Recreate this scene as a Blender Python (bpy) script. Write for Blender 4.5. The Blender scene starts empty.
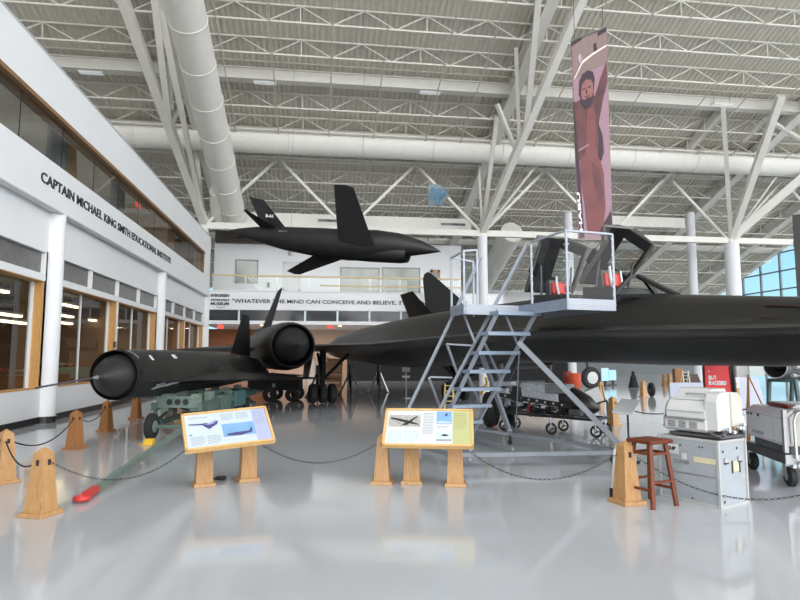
import bpy, bmesh, math, random
from math import sin, cos, pi, radians as R, sqrt, atan2, tan, atan
from mathutils import Vector as V, Matrix as M
random.seed(7)
SC = bpy.context.scene
COL = SC.collection
# ---------------------------------------------------------------- camera
F = 600.0; H = 1.65
TH = atan(58/600.0); YAW = atan(82/600.0*cos(TH))
HD = V((sin(YAW), cos(YAW), 0)); RT = V((cos(YAW), -sin(YAW), 0))
FW = V((HD.x*cos(TH), HD.y*cos(TH), sin(TH))); UP = RT.cross(FW)
CAM = V((0, 0, H))
def ray(px, py): return FW + RT*((px-400)/F) + UP*((300-py)/F)
def A(px, py, d):                     # point seen at a pixel, d metres straight ahead
    r = ray(px, py); return CAM + r*(d/r.dot(HD))
def G(px, py, z=0.0):                 # point seen at a pixel, on the level z
    r = ray(px, py); return CAM + r*((z-H)/r.z)
def AX(px, py, X):
    r = ray(px, py); return CAM + r*(X/r.x)
def AY(px, py, Y):
    r = ray(px, py); return CAM + r*(Y/r.y)
def CH(x, d, z=0.0):                  # right, ahead, up of the camera's foot
    p = RT*x + HD*d; return V((p.x, p.y, z))
# ---------------------------------------------------------------- materials
MATS = {}
def mat(name, col, rough=0.5, metal=0.0, noise=0.06, scale=8.0, bump=0.0, emit=0.0, spec=0.5, stretch=None, coat=0.0, detail=4.0):
    if name in MATS: return MATS[name]
    m = bpy.data.materials.new(name); m.use_nodes = True
    nt = m.node_tree; b = nt.nodes['Principled BSDF']
    tc = nt.nodes.new('ShaderNodeTexCoord'); mp = nt.nodes.new('ShaderNodeMapping')
    nt.links.new(tc.outputs['Object'], mp.inputs['Vector'])
    if stretch: mp.inputs['Scale'].default_value = stretch
    nz = nt.nodes.new('ShaderNodeTexNoise'); nz.inputs['Scale'].default_value = scale; nz.inputs['Detail'].default_value = detail
    nt.links.new(mp.outputs['Vector'], nz.inputs['Vector'])
    rp = nt.nodes.new('ShaderNodeValToRGB')
    rp.color_ramp.elements[0].position = 0.3; rp.color_ramp.elements[1].position = 0.7
    rp.color_ramp.elements[0].color = tuple(max(0, c*(1-noise)) for c in col)+(1,)
    rp.color_ramp.elements[1].color = tuple(min(1, c*(1+noise)) for c in col)+(1,)
    nt.links.new(nz.outputs['Fac'], rp.inputs['Fac']); nt.links.new(rp.outputs['Color'], b.inputs['Base Color'])
    b.inputs['Roughness'].default_value = rough; b.inputs['Metallic'].default_value = metal
    b.inputs['Specular IOR Level'].default_value = spec
    if coat: b.inputs['Coat Weight'].default_value = coat; b.inputs['Coat Roughness'].default_value = 0.08
    if bump:
        bp = nt.nodes.new('ShaderNodeBump'); bp.inputs['Strength'].default_value = bump; bp.inputs['Distance'].default_value = 0.02
        nt.links.new(nz.outputs['Fac'], bp.inputs['Height']); nt.links.new(bp.outputs['Normal'], b.inputs['Normal'])
    if emit:
        b.inputs['Emission Color'].default_value = col+(1,); b.inputs['Emission Strength'].default_value = emit
    MATS[name] = m; return m
def wood(name, c1, c2, axis=2, scale=6.0, rough=0.42):
    m = bpy.data.materials.new(name); m.use_nodes = True; nt = m.node_tree; b = nt.nodes['Principled BSDF']
    tc = nt.nodes.new('ShaderNodeTexCoord'); mp = nt.nodes.new('ShaderNodeMapping')
    s = [9.0, 9.0, 9.0]; s[axis] = 1.0; mp.inputs['Scale'].default_value = s
    nt.links.new(tc.outputs['Object'], mp.inputs['Vector'])
    n = nt.nodes.new('ShaderNodeTexNoise'); n.inputs['Scale'].default_value = scale; n.inputs['Detail'].default_value = 8; n.inputs['Distortion'].default_value = 1.2
    nt.links.new(mp.outputs['Vector'], n.inputs['Vector'])
    rp = nt.nodes.new('ShaderNodeValToRGB'); rp.color_ramp.elements[0].position = .35; rp.color_ramp.elements[1].position = .65
    rp.color_ramp.elements[0].color = c1+(1,); rp.color_ramp.elements[1].color = c2+(1,)
    nt.links.new(n.outputs['Fac'], rp.inputs['Fac']); nt.links.new(rp.outputs['Color'], b.inputs['Base Color'])
    b.inputs['Roughness'].default_value = rough; MATS[name] = m; return m
def glass(name, tint=(1, 1, 1), refl=0.12, rough=0.0, k=.9):
    m = bpy.data.materials.new(name); m.use_nodes = True; nt = m.node_tree
    for n in list(nt.nodes): nt.nodes.remove(n)
    o = nt.nodes.new('ShaderNodeOutputMaterial'); t = nt.nodes.new('ShaderNodeBsdfTransparent'); t.inputs['Color'].default_value = tint+(1,)
    g = nt.nodes.new('ShaderNodeBsdfGlossy'); g.inputs['Roughness'].default_value = rough
    fr = nt.nodes.new('ShaderNodeFresnel'); fr.inputs['IOR'].default_value = 1.5
    ma = nt.nodes.new('ShaderNodeMath'); ma.operation = 'MULTIPLY_ADD'; ma.inputs[1].default_value = k; ma.inputs[2].default_value = refl-.04*k; ma.use_clamp = True
    ge = nt.nodes.new('ShaderNodeNewGeometry'); iv = nt.nodes.new('ShaderNodeMath'); iv.operation = 'SUBTRACT'; iv.inputs[0].default_value = 1.0; nt.links.new(ge.outputs['Backfacing'], iv.inputs[1])
    ml = nt.nodes.new('ShaderNodeMath'); ml.operation = 'MULTIPLY'; nt.links.new(ma.outputs[0], ml.inputs[0]); nt.links.new(iv.outputs[0], ml.inputs[1])
    nt.links.new(fr.outputs['Fac'], ma.inputs[0])
    mx = nt.nodes.new('ShaderNodeMixShader'); nt.links.new(ml.outputs[0], mx.inputs['Fac'])
    nt.links.new(t.outputs[0], mx.inputs[1]); nt.links.new(g.outputs[0], mx.inputs[2]); nt.links.new(mx.outputs[0], o.inputs['Surface'])
    MATS[name] = m; return m
BLACK = mat('black_paint', (.0150, .0143, .0136), .42, noise=.22, scale=2.2, spec=.40)
DBLACK = mat('deep_black_paint', (.009, .009, .010), .62, noise=.15, scale=3, spec=.25)
SBLACK = mat('satin_black', (.014, .014, .015), .38, noise=.2, scale=5)
RUBBER = mat('tyre_rubber', (.016, .016, .017), .75, noise=.2, scale=30)
WHITE = mat('white_wall_paint', (.80, .81, .83), .55, noise=.012, scale=1.5)
WHITEM = mat('white_enamel', (.58, .585, .575), .35, noise=.03, scale=7)
CREAM = mat('cream_enamel', (.54, .525, .465), .4, noise=.04, scale=6)
STEELW = mat('white_steel_paint', (.72, .70, .655), .5, noise=.03, scale=2)
DECK = mat('roof_deck_paint', (.63, .595, .52), .6, noise=.05, scale=3)
JOIST = mat('joist_paint', (.72, .70, .64), .55, noise=.05, scale=3)
DUCTM = mat('duct_fabric', (.78, .765, .72), .5, noise=.03, scale=3)
PIPE = mat('sprinkler_pipe_paint', (.55, .52, .46), .5, noise=.08, scale=5)
OAK = wood('oak_wood', (.38, .20, .073), (.49, .285, .125))
OAKD = wood('darker_oak_wood', (.26, .105, .033), (.36, .16, .052))
OAKH = wood('oak_frame_wood', (.58, .34, .12), (.72, .47, .20), axis=0)
JAMB = wood('fir_jamb_wood', (.50, .26, .085), (.62, .36, .13))
STOOLW = wood('red_brown_wood', (.11, .021, .005), (.165, .036, .008), rough=.55)
PINKW = wood('salmon_plank_wood', (.68, .36, .22), (.76, .44, .29), axis=0)
GREENP = mat('sage_green_paint', (.085, .135, .115), .5, noise=.12, scale=6)
GREENL = mat('pale_green_paint', (.17, .235, .20), .45, noise=.1, scale=6)
REDP = mat('red_paint', (.55, .035, .03), .4, noise=.06)
SIGNRED = mat('sign_red', (.80, .03, .035), .5, noise=.02)
DRED = mat('dark_red_paint', (.22, .02, .02), .45)
YELP = mat('yellow_paint', (.75, .45, .03), .45)
YEL2 = mat('pale_yellow_paint', (.75, .62, .25), .5)
ORNG = mat('orange_red_paint', (.68, .10, .03), .5)
ALU = mat('aluminium', (.55, .56, .57), .35, metal=.8, noise=.08, scale=12)
STEEL = mat('dull_steel', (.40, .41, .42), .4, metal=.7, noise=.12, scale=10)
GREYC = mat('grey_case_paint', (.33, .36, .39), .42, noise=.06, scale=4)
GREYCL = mat('pale_grey_case_paint', (.42, .43, .42), .45, noise=.05, scale=4)
GREYD = mat('dark_grey_paint', (.07, .07, .075), .5, noise=.1)
GREYM = mat('mid_grey_paint', (.20, .21, .22), .5, noise=.1)
PLATF = mat('platform_grey_paint', (.34, .37, .42), .42, noise=.05, scale=5)
PLATT = mat('stair_tread_steel', (.26, .32, .41), .38, metal=.3, noise=.06, scale=8)
SPECK = mat('speckled_metal', (.50, .53, .58), .45, metal=.1, noise=.45, scale=38, detail=8)
BRONZE = mat('bronze_strip', (.20, .10, .04), .4, metal=.3)
PAPER = mat('white_paper', (.56, .58, .585), .5, noise=.01)
PAPERB = mat('pale_blue_paper', (.48, .555, .61), .5, noise=.03, scale=3)
LAV = mat('lavender_print', (.36, .39, .58), .5, noise=.02)
YGREEN = mat('yellow_green_print', (.42, .43, .20), .5, noise=.03)
SKYB = mat('sky_blue_print', (.18, .34, .56), .5, noise=.1, scale=4)
INKG = mat('grey_ink', (.27, .30, .35), .6)
INKB = mat('black_ink', (.02, .02, .022), .6)
INKN = mat('navy_ink', (.06, .06, .18), .6)
INKW = mat('white_ink', (.82, .82, .82), .6)
INKR = mat('red_ink', (.5, .03, .03), .6)
TAN = mat('tan_label', (.62, .56, .38), .5)
SEATB = mat('blue_seat_fabric', (.12, .25, .50), .8)
CHAINM = mat('dark_chain_steel', (.05, .05, .055), .4, metal=.6)
ROPEM = mat('black_rope', (.02, .02, .022), .7)
BASEB = mat('black_vinyl', (.015, .015, .016), .4)
ORWALL = mat('rust_orange_wall_paint', (.42, .17, .075), .6, noise=.03)
PEACH = mat('peach_wall_paint', (.62, .46, .36), .6, noise=.03)
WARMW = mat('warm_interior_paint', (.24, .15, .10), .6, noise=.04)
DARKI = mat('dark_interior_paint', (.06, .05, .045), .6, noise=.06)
OFFI = mat('grey_green_interior_paint', (.15, .168, .158), .6, noise=.05)
DARKGL = mat('dark_glazing', (.03, .032, .035), .12, noise=.1)
GREYGL = mat('grey_obscured_glazing', (.13, .125, .12), .3, noise=.2, scale=4)
LAMPW = mat('lamp_white', (.85, .87, .9), .4, noise=0, emit=.25)
LAMPY = mat('lamp_warm', (1, .80, .50), .4, noise=0, emit=4.5)
EXITR = mat('exit_red_lit', (.95, .10, .07), .4, noise=0, emit=.9)
LAMPB = mat('bulb_warm', (1, .62, .25), .4, noise=0, emit=4.0)
GLASS = glass('clear_window_glass', (.92, .95, .94), .10)
GLASSD = glass('smoked_window_glass', (.80, .81, .78), .05, k=.55)
PLEXI = glass('clear_acrylic', (.98, .985, .99), .02, k=.35)
RAILG = glass('railing_glass', (.95, .97, .955), .05, k=.5)
# floor: glossy pale epoxy
def floor_mat():
    m = bpy.data.materials.new('grey_epoxy_floor'); m.use_nodes = True; nt = m.node_tree; b = nt.nodes['Principled BSDF']
    tc = nt.nodes.new('ShaderNodeTexCoord')
    n = nt.nodes.new('ShaderNodeTexNoise'); n.inputs['Scale'].default_value = .35; n.inputs['Detail'].default_value = 5
    nt.links.new(tc.outputs['Object'], n.inputs['Vector'])
    rp = nt.nodes.new('ShaderNodeValToRGB'); rp.color_ramp.elements[0].position = .3; rp.color_ramp.elements[1].position = .7
    rp.color_ramp.elements[0].color = (.42, .435, .46, 1); rp.color_ramp.elements[1].color = (.47, .485, .51, 1)
    nt.links.new(n.outputs['Fac'], rp.inputs['Fac']); nt.links.new(rp.outputs['Color'], b.inputs['Base Color'])
    n2 = nt.nodes.new('ShaderNodeTexNoise'); n2.inputs['Scale'].default_value = 1.3; n2.inputs['Detail'].default_value = 3
    nt.links.new(tc.outputs['Object'], n2.inputs['Vector'])
    bp = nt.nodes.new('ShaderNodeBump'); bp.inputs['Strength'].default_value = .06; bp.inputs['Distance'].default_value = .02
    nt.links.new(n2.outputs['Fac'], bp.inputs['Height']); nt.links.new(bp.outputs['Normal'], b.inputs['Normal'])
    b.inputs['Roughness'].default_value = .085; b.inputs['Specular IOR Level'].default_value = .6
    return m
FLOORM = floor_mat()
# ---------------------------------------------------------------- mesh builder
class MB:
    def __init__(s): s.v = []; s.f = []; s.mi = []; s.m = 0
    def add(s, vs, fs):
        o = len(s.v); s.v += [V(p) for p in vs]
        for f in fs: s.f.append([o+i for i in f]); s.mi.append(s.m)
        return s
    def hexa(s, p):                       # 8 points: bottom 4, top 4
        return s.add(p, [(3, 2, 1, 0), (4, 5, 6, 7), (0, 1, 5, 4), (1, 2, 6, 5), (2, 3, 7, 6), (3, 0, 4, 7)])
    def box(s, c, sz, X=None, Y=None, Z=None):
        c = V(c); X = V(X or (1, 0, 0)); Y = V(Y or (0, 1, 0)); Z = V(Z or (0, 0, 1))
        hx, hy, hz = sz[0]/2, sz[1]/2, sz[2]/2
        return s.hexa([c+X*a*hx+Y*b*hy+Z*k*hz for k in (-1, 1) for a, b in ((-1, -1), (1, -1), (1, 1), (-1, 1))])
    def bb(s, x0, x1, y0, y1, z0, z1): return s.box(((x0+x1)/2, (y0+y1)/2, (z0+z1)/2), (abs(x1-x0), abs(y1-y0), abs(z1-z0)))
    def frus(s, c, a, b, h, X=None, Y=None):
        c = V(c); X = V(X or (1, 0, 0)); Y = V(Y or (0, 1, 0)); Z = V((0, 0, h)); q = ((-1, -1), (1, -1), (1, 1), (-1, 1))
        return s.hexa([c+X*i*a[0]/2+Y*j*a[1]/2 for i, j in q]+[c+Z+X*i*b[0]/2+Y*j*b[1]/2 for i, j in q])
    def bar(s, p, q, w, h=None, up=(0, 0, 1)):
        p = V(p); q = V(q); h = h or w; d = (q-p); L = d.length
        if L < 1e-6: return s
        d /= L; u = V(up)
        if abs(d.dot(u)) > .98: u = V((0, 1, 0))
        x = d.cross(u).normalized(); y = x.cross(d)
        return s.hexa([e+x*i*w/2+y*j*h/2 for e in (p, q) for i, j in ((-1, -1), (1, -1), (1, 1), (-1, 1))])
    def ring(s, c, x, y, rx, ry, n): return [c+x*rx*cos(2*pi*i/n)+y*ry*sin(2*pi*i/n) for i in range(n)]
    def loft(s, secs, cap=True, closed=True):
        o = len(s.v); n = len(secs[0])
        for sec in secs: s.v += [V(p) for p in sec]
        for k in range(len(secs)-1):
            for i in range(n if closed else n-1):
                j = (i+1) % n
                s.f.append([o+k*n+i, o+k*n+j, o+(k+1)*n+j, o+(k+1)*n+i]); s.mi.append(s.m)
        if cap and closed:
            s.f.append([o+i for i in range(n)][::-1]); s.mi.append(s.m)
            s.f.append([o+(len(secs)-1)*n+i for i in range(n)]); s.mi.append(s.m)
        return s
    def frame(s, d):
        d = V(d).normalized(); u = V((0, 0, 1)) if abs(d.z) < .95 else V((0, 1, 0))
        x = d.cross(u).normalized(); return d, x, x.cross(d)
    def cyl(s, p, q, r, r2=None, n=12, cap=True):
        p = V(p); q = V(q); d, x, y = s.frame(q-p); r2 = r if r2 is None else r2
        return s.loft([s.ring(p, x, y, r, r, n), s.ring(q, x, y, r2, r2, n)], cap)
    def tube(s, pts, r, n=8):
        pts = [V(p) for p in pts]; secs = []
        for i, p in enumerate(pts):
            d = (pts[min(i+1, len(pts)-1)]-pts[max(i-1, 0)]); d, x, y = s.frame(d)
            secs.append(s.ring(p, x, y, r, r, n))
        return s.loft(secs)
    def lathe(s, c, ax, prof, n=24, cap=False, ref=None):   # prof: (distance along axis, radius)
        c = V(c); d, x, y = s.frame(ax)
        return s.loft([s.ring(c+d*t, x, y, max(r, 1e-4), max(r, 1e-4), n) for t, r in prof], cap)
    def torus(s, c, ax, r, t, n=16, m=6, sx=1.0):
        c = V(c); d, x, y = s.frame(ax); o = len(s.v)
        for i in range(n):
            a = 2*pi*i/n; e = x*cos(a)*sx+y*sin(a); cc = c+(x*cos(a)*sx+y*sin(a))*r
            for j in range(m):
                b = 2*pi*j/m; s.v.append(cc+e*t*cos(b)+d*t*sin(b))
        for i in range(n):
            for j in range(m):
                s.f.append([o+i*m+j, o+((i+1) % n)*m+j, o+((i+1) % n)*m+(j+1) % m, o+i*m+(j+1) % m]); s.mi.append(s.m)
        return s
    def prism(s, poly, off):               # planar polygon, thickness vector
        off = V(off); n = len(poly); P = [V(p) for p in poly]
        return s.add(P+[p+off for p in P], [tuple(range(n))[::-1], tuple(range(n, 2*n))]+[(i, (i+1) % n, n+(i+1) % n, n+i) for i in range(n)])
    def quad(s, a, b, c, d): return s.add([a, b, c, d], [(0, 1, 2, 3)])
    def build(s, name, m, parent=None, smooth=0, bevel=0, org=None, sub=0):
        me = bpy.data.meshes.new(name)
        if parent is not None:
            o0 = world_loc(parent); vs = [p-o0 for p in s.v]
        elif org is not None: o0 = V(org); vs = [p-o0 for p in s.v]
        else:
            lo = V([min(p[i] for p in s.v) for i in range(3)]); hi = V([max(p[i] for p in s.v) for i in range(3)])
            o0 = V(((lo.x+hi.x)/2, (lo.y+hi.y)/2, lo.z)); vs = [p-o0 for p in s.v]
        me.from_pydata([tuple(p) for p in vs], [], s.f)
        ms = m if isinstance(m, (list, tuple)) else [m]
        for q in ms: me.materials.append(q)
        for i, p in enumerate(me.polygons): p.material_index = s.mi[i]
        bm = bmesh.new(); bm.from_mesh(me)
        bmesh.ops.recalc_face_normals(bm, faces=bm.faces); bm.to_mesh(me); bm.free()
        if smooth:
            for p in me.polygons: p.use_smooth = True
            try: me.set_sharp_from_angle(angle=R(smooth))
            except Exception: pass
        ob = bpy.data.objects.new(name, me); COL.objects.link(ob)
        if parent is not None: ob.parent = parent; ORG[ob.name] = o0.copy()
        else: ob.location = o0; ORG[ob.name] = o0.copy()
        if bevel:
            bv = ob.modifiers.new('bevel', 'BEVEL'); bv.width = bevel; bv.segments = 2; bv.limit_method = 'ANGLE'; bv.angle_limit = R(40)
        return ob
ORG = {}
def world_loc(o): return ORG[o.name]
def thing(name, loc, label, cat, group=None):
    o = bpy.data.objects.new(name, None); COL.objects.link(o); o.location = V(loc); o.empty_display_size = .2
    ORG[o.name] = V(loc); tag(o, label, cat, group); return o
def tag(o, label, cat, group=None):
    o['label'] = label; o['category'] = cat
    if group: o['group'] = group
    return o
def struct(o, label=None):
    o['kind'] = 'structure'
    if label: o['label'] = label
    return o
def lab(o, label): o['label'] = label; return o
TRIM = [0]
def trim(mb, m, smooth=0, label=None):
    TRIM[0] += 1
    return struct(mb.build('trim_%d' % TRIM[0], m, smooth=smooth), label)
def copy_tree(o, parent=None):
    c = o.copy(); COL.objects.link(c)
    ORG[c.name] = ORG[o.name].copy()
    if parent is not None: c.parent = parent
    for ch in list(o.children): copy_tree(ch, c)
    return c
def text_verts(txt, bold=0.0, ext=0.004):
    cu = bpy.data.curves.new('lettering', 'FONT'); cu.body = txt; cu.size = 1.0; cu.extrude = ext; cu.offset = bold
    cu.resolution_u = 3
    ob = bpy.data.objects.new('lettering', cu); COL.objects.link(ob)
    dg = bpy.context.evaluated_depsgraph_get(); me = bpy.data.meshes.new_from_object(ob.evaluated_get(dg))
    vs = [v.co.copy() for v in me.vertices]; fs = [tuple(p.vertices) for p in me.polygons]
    bpy.data.objects.remove(ob); bpy.data.curves.remove(cu); bpy.data.meshes.remove(me)
    return vs, fs
def put_text(mb, txt, p0, ex, ey, width=None, height=None, bold=0.0, depth=.004, align='L'):
    """letters from p0 along ex, upright along ey; width and cap height in metres"""
    vs, fs = text_verts(txt, bold, .5); ex = V(ex).normalized(); ey = V(ey).normalized(); ez = ex.cross(ey)
    x0 = min(v.x for v in vs); x1 = max(v.x for v in vs); y0 = min(v.y for v in vs); y1 = max(v.y for v in vs)
    sy = height/(.70); sx = sy if width is None else width/(x1-x0)
    o = 0 if align == 'L' else -(x1-x0)*sx/2
    mb.add([V(p0)+ex*(o+(v.x-x0)*sx)+ey*(v.y*sy)+ez*(v.z*depth) for v in vs], fs)
    return mb
WORLD = 3.9; EXPO = 0.15
# ================================================================ SETTING
R0, RM = 28.5, .354
def zr(Y): return R0-RM*Y
def RF(px, py, h=0.0):                # point seen at a pixel, h below the roof deck
    r = ray(px, py); t = (R0-h-CAM.z-RM*CAM.y)/(r.z+RM*r.y); return CAM+r*t
SLOPE = V((0, 1, -RM)).normalized(); RN = V((0, RM, 1)).normalized()
XL, XR, YB = -22.0, RF(765, 255).x, 57.0
ROW = 38.5; CX = (-7.2, 10.8, 29.0)
# floor
b = MB(); b.bb(XL, XR, -14, YB, -.25, 0); struct(b.build('floor', FLOORM, org=(0, 0, 0)))
b = MB(); b.bb(-150, 190, -160, 220, -.5, -.3); struct(b.build('ground', mat('outside_gravel', (.30, .30, .27), .8, noise=.2, scale=2), org=(0, 0, -.5)))
# ceiling: corrugated deck
b = MB(); p = .305; n = int((XR-XL)/p); Pn = []
for i in range(n+1):
    x = XL+i*p
    Pn += [(x, 0), (x+.10, 0), (x+.15, .07), (x+.255, .07)]
lo = [V((x, -14, zr(-14)+h)) for x, h in Pn]; hi = [V((x, YB+.5, zr(YB+.5)+h)) for x, h in Pn]
b.loft([lo, hi], cap=False, closed=False)
struct(b.build('ceiling', DECK))
b = MB(); b.hexa([V((XL, -14, zr(-14)+.2)), V((XR, -14, zr(-14)+.2)), V((XR, YB+.5, zr(YB+.5)+.2)), V((XL, YB+.5, zr(YB+.5)+.2)), V((XL, -14, zr(-14)+.4)), V((XR, -14, zr(-14)+.4)), V((XR, YB+.5, zr(YB+.5)+.4)), V((XL, YB+.5, zr(YB+.5)+.4))])
struct(b.build('roof', STEELW))
# purlin joists running across the hall
TY = [20, 22, 24, 26, 27.9, 29.8, 33.4, 35.2, 37.6, 40.0, 42.2, 44.4, 46.6, 48.8, 51, 53.2, 55.4]
for Y in TY:
    b = MB(); zt = zr(Y)-.06; zb = zt-.85; b.bar((XL, Y, zt), (XR, Y, zt), .10, .08); b.bar((XL, Y, zb), (XR, Y, zb), .10, .08)
    pw = 3.1; i = 0; x = -15.0
    while x < XR-.5:
        b.bar((x, Y, zb), (x+pw/2, Y, zt), .055); b.bar((x+pw/2, Y, zt), (x+pw, Y, zb), .055)
        if i % 2 == 0: b.bar((x+pw/2, Y, zt), (x+pw/2, Y, zb), .05)
        x += pw; i += 1
    trim(b, JOIST, label='open web roof joist running across the hall')
for Y, hgt in ((31.8, .62), (47.9, .45)):
    b = MB(); b.box(((XL+XR)/2, Y, zr(Y)-.1-hgt/2), (XR-XL, .35, hgt)); b.box(((XL+XR)/2, Y-.02, zr(Y)-.1-hgt), (XR-XL, .55, .05)); b.box(((XL+XR)/2, Y-.02, zr(Y)-.12), (XR-XL, .55, .05))
    trim(b, STEELW, label='deep white roof beam running across the hall')
for X in CX+(37.0,):
    b = MB(); p0 = V((X, 14, zr(14)-.55)); p1 = V((X, YB, zr(YB)-.55)); b.bar(p0, p1, .38, .75)
    for s in (-.38, .38): b.bar(p0+RN*s, p1+RN*s, .6, .05)
    trim(b, STEELW, label='sloping roof rafter above the columns')
b = MB(); b.bar(RF(722, 110, .5), RF(620, 228, .5), .3, .5); trim(b, STEELW, label='skewed white roof brace at right')
# sprinkler pipes down the slope and across
for X in (-5, -2.5, .5, 3.2, 6.4, 8.6, 13.4, 16, 18, 22, 24.5, 27, 31, 33.5):
    b = MB(); b.cyl((X, 18, zr(18)-.95), (X, 56, zr(56)-.95), .035, n=6); trim(b, PIPE, 30)
for Y in (30.7, 34.6, 39.2, 43.2, 50):
    b = MB(); b.cyl((XL, Y, zr(Y)-.55), (XR, Y, zr(Y)-.55), .04, n=6); trim(b, PIPE, 30)
# row truss (warren) carried by the tree columns
ZB, ZT = 9.95, 14.5
b = MB(); b.bar((CX[0], ROW, ZB), (XR, ROW, ZB), .34, .40); b.bar((CX[0], ROW, ZT), (XR, ROW, ZT), .22, .26)
for i in range(6):
    x0 = CX[0]+i*9.0
    if x0+9 > XR: break
    a, m_, c = V((x0, ROW, ZB)), V((x0+4.5, ROW, ZT)), V((x0+9.0, ROW, ZB))
    b.bar(a, m_, .17); b.bar(m_, c, .17)
trim(b, STEELW, label='long warren truss on top of the columns')
# ---------------- left wall (institute block)
XW = -7.0; XU = -6.75
bays = [(-4.8, 6.0), (6.0, 16.8), (16.8, 27.6), (27.6, 38.4)]
b = MB()
b.bb(XW-.35, XW, -5, 38.4, 0, .87)
b.bb(XW-.35, XW, -5, 38.4, 3.62, 3.80); b.bb(XW-.35, XW, -5, 38.4, 4.36, 5.5)
for y0, y1 in bays:
    for yc in (y0, y1): b.bb(XW-.35, XW, yc-.33, yc+.33, .87, 4.4)
    ym = (y0+y1)/2; b.bb(XW-.30, XW-.02, ym-.10, ym+.10, .87, 3.7)
    for k in range(5):
        yy = y0+.33+(y1-y0-.66)*k/4; b.bb(XW-.3, XW, yy-.03, yy+.03, 3.78, 4.4)
b.bb(XW-.35, XU, -5, 38.4, 5.46, 6.62); b.bb(XW-.35, XU, -5, 38.4, 7.95, 9.2)
b.bb(XW-.35, XU, 36.6, 38.4, 6.62, 7.95)
b.bb(-14.2, XW-.35, -5, 38.4, 9.0, 9.2); b.bb(-14.2, XW-.35, -5, 38.4, 5.25, 5.5)     # roof and floor slabs
struct(b.build('wall_left', WHITE))
b = MB(); b.bb(XU-.02, XU+.012, -5, 38.4, 5.43, 5.47); b.bb(XU-.02, XU+.006, -5, 38.4, 9.14, 9.2)
trim(b, mat('joint_grey', (.45, .46, .48)), label='thin joint line along the upper storey')
b = MB(); b.bb(XW, XW+.03, -5, 38.4, 0, .16)
for yc in (6.0, 16.8, 27.6): b.lathe((XW+.02, yc, 0), (0, 0, 1), [(0, .29), (.16, .29), (.165, .2)], 24)
struct(b.build('baseboard_left', BASEB))
for i, yc in enumerate((6.0, 16.8, 27.6, 38.4)):
    b = MB(); b.cyl((XW+.02, yc, 0), (XW+.02, yc, 5.46), .26, n=32)
    trim(b, WHITE, 40, 'half round white pier on the left wall')
wn = [0]
def window(): wn[0] += 1; return wn[0]
for bi, (y0, y1) in enumerate(bays):
    ym = (y0+y1)/2
    for a, c in ((y0+.33, ym-.10), (ym+.10, y1-.33)):
        b = MB(); b.bb(XW-.34, XW-.02, c-.05, c, .87, 3.66); b.bb(XW-.34, XW-.02, a, a+.05, .87, 3.66)
        b.bb(XW-.34, XW-.02, a, c, 3.6, 3.66); b.bb(XW-.34, XW+.01, a, c, .87, .90)
        w = struct(b.build('window_%d' % window(), JAMB), 'ground floor window with wooden jambs')
        b = MB(); b.bb(XW-.33, XW-.24, c-.12, c-.05, .90, 3.6); b.bb(XW-.33, XW-.24, a+.05, a+.10, .90, 3.6); b.bb(XW-.33, XW-.26, (a+c)/2-.015, (a+c)/2+.015, .9, 3.6)
        b.build('inner_frame', WHITE, w)
        b = MB(); b.bb(XW-.30, XW-.29, a+.05, c-.05, .90, 3.6); b.build('pane', GLASSD, w)
    for k in range(4):
        ya = y0+.33+(y1-y0-.66)*k/4+.03; yb = y0+.33+(y1-y0-.66)*(k+1)/4-.03
        b = MB(); b.bb(XW-.28, XW-.12, ya, yb, 3.80, 4.36)
        struct(b.build('window_%d' % window(), GREYGL), 'small grey transom pane above the wide windows')
# upper strip window
b = MB(); b.bb(XW-.2, XU+.01, -5, 36.6, 7.84, 7.95); b.bb(XW-.2, XU-.04, -5, 36.6, 6.60, 6.64); b.bb(XW-.3, XU-.03, 36.5, 36.62, 6.62, 7.9)
w = struct(b.build('window_%d' % window(), wood('brown_head_wood', (.20, .10, .04), (.30, .16, .07), axis=1)), 'long strip window of the upper storey')
b = MB(); b.bb(XU-.13, XU-.12, -5, 36.5, 6.64, 7.84); b.build('pane', GLASSD, w)
b = MB()
for k in range(18): b.bb(XU-.135, XU-.115, -4+k*2.3, -3.985+k*2.3, 6.64, 7.84)
b.build('pane_joint', INKB, w)
# interiors behind the left wall
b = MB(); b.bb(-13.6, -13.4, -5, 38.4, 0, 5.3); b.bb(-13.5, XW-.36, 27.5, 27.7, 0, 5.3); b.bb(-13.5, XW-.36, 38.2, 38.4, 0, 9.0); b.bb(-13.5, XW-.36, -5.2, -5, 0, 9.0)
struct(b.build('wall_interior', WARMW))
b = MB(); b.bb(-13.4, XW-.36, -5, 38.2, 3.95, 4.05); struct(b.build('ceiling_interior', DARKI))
b = MB(); b.bb(-13.6, -13.4, -5, 38.4, 5.5, 9.0); struct(b.build('wall_upper_interior', OFFI))
b = MB(); b.bb(-13.4, -7.4, 31.6, 31.75, 5.5, 9.0); trim(b, mat('tan_partition', (.34, .22, .13)), label='tan partition inside the upper storey')
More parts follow.
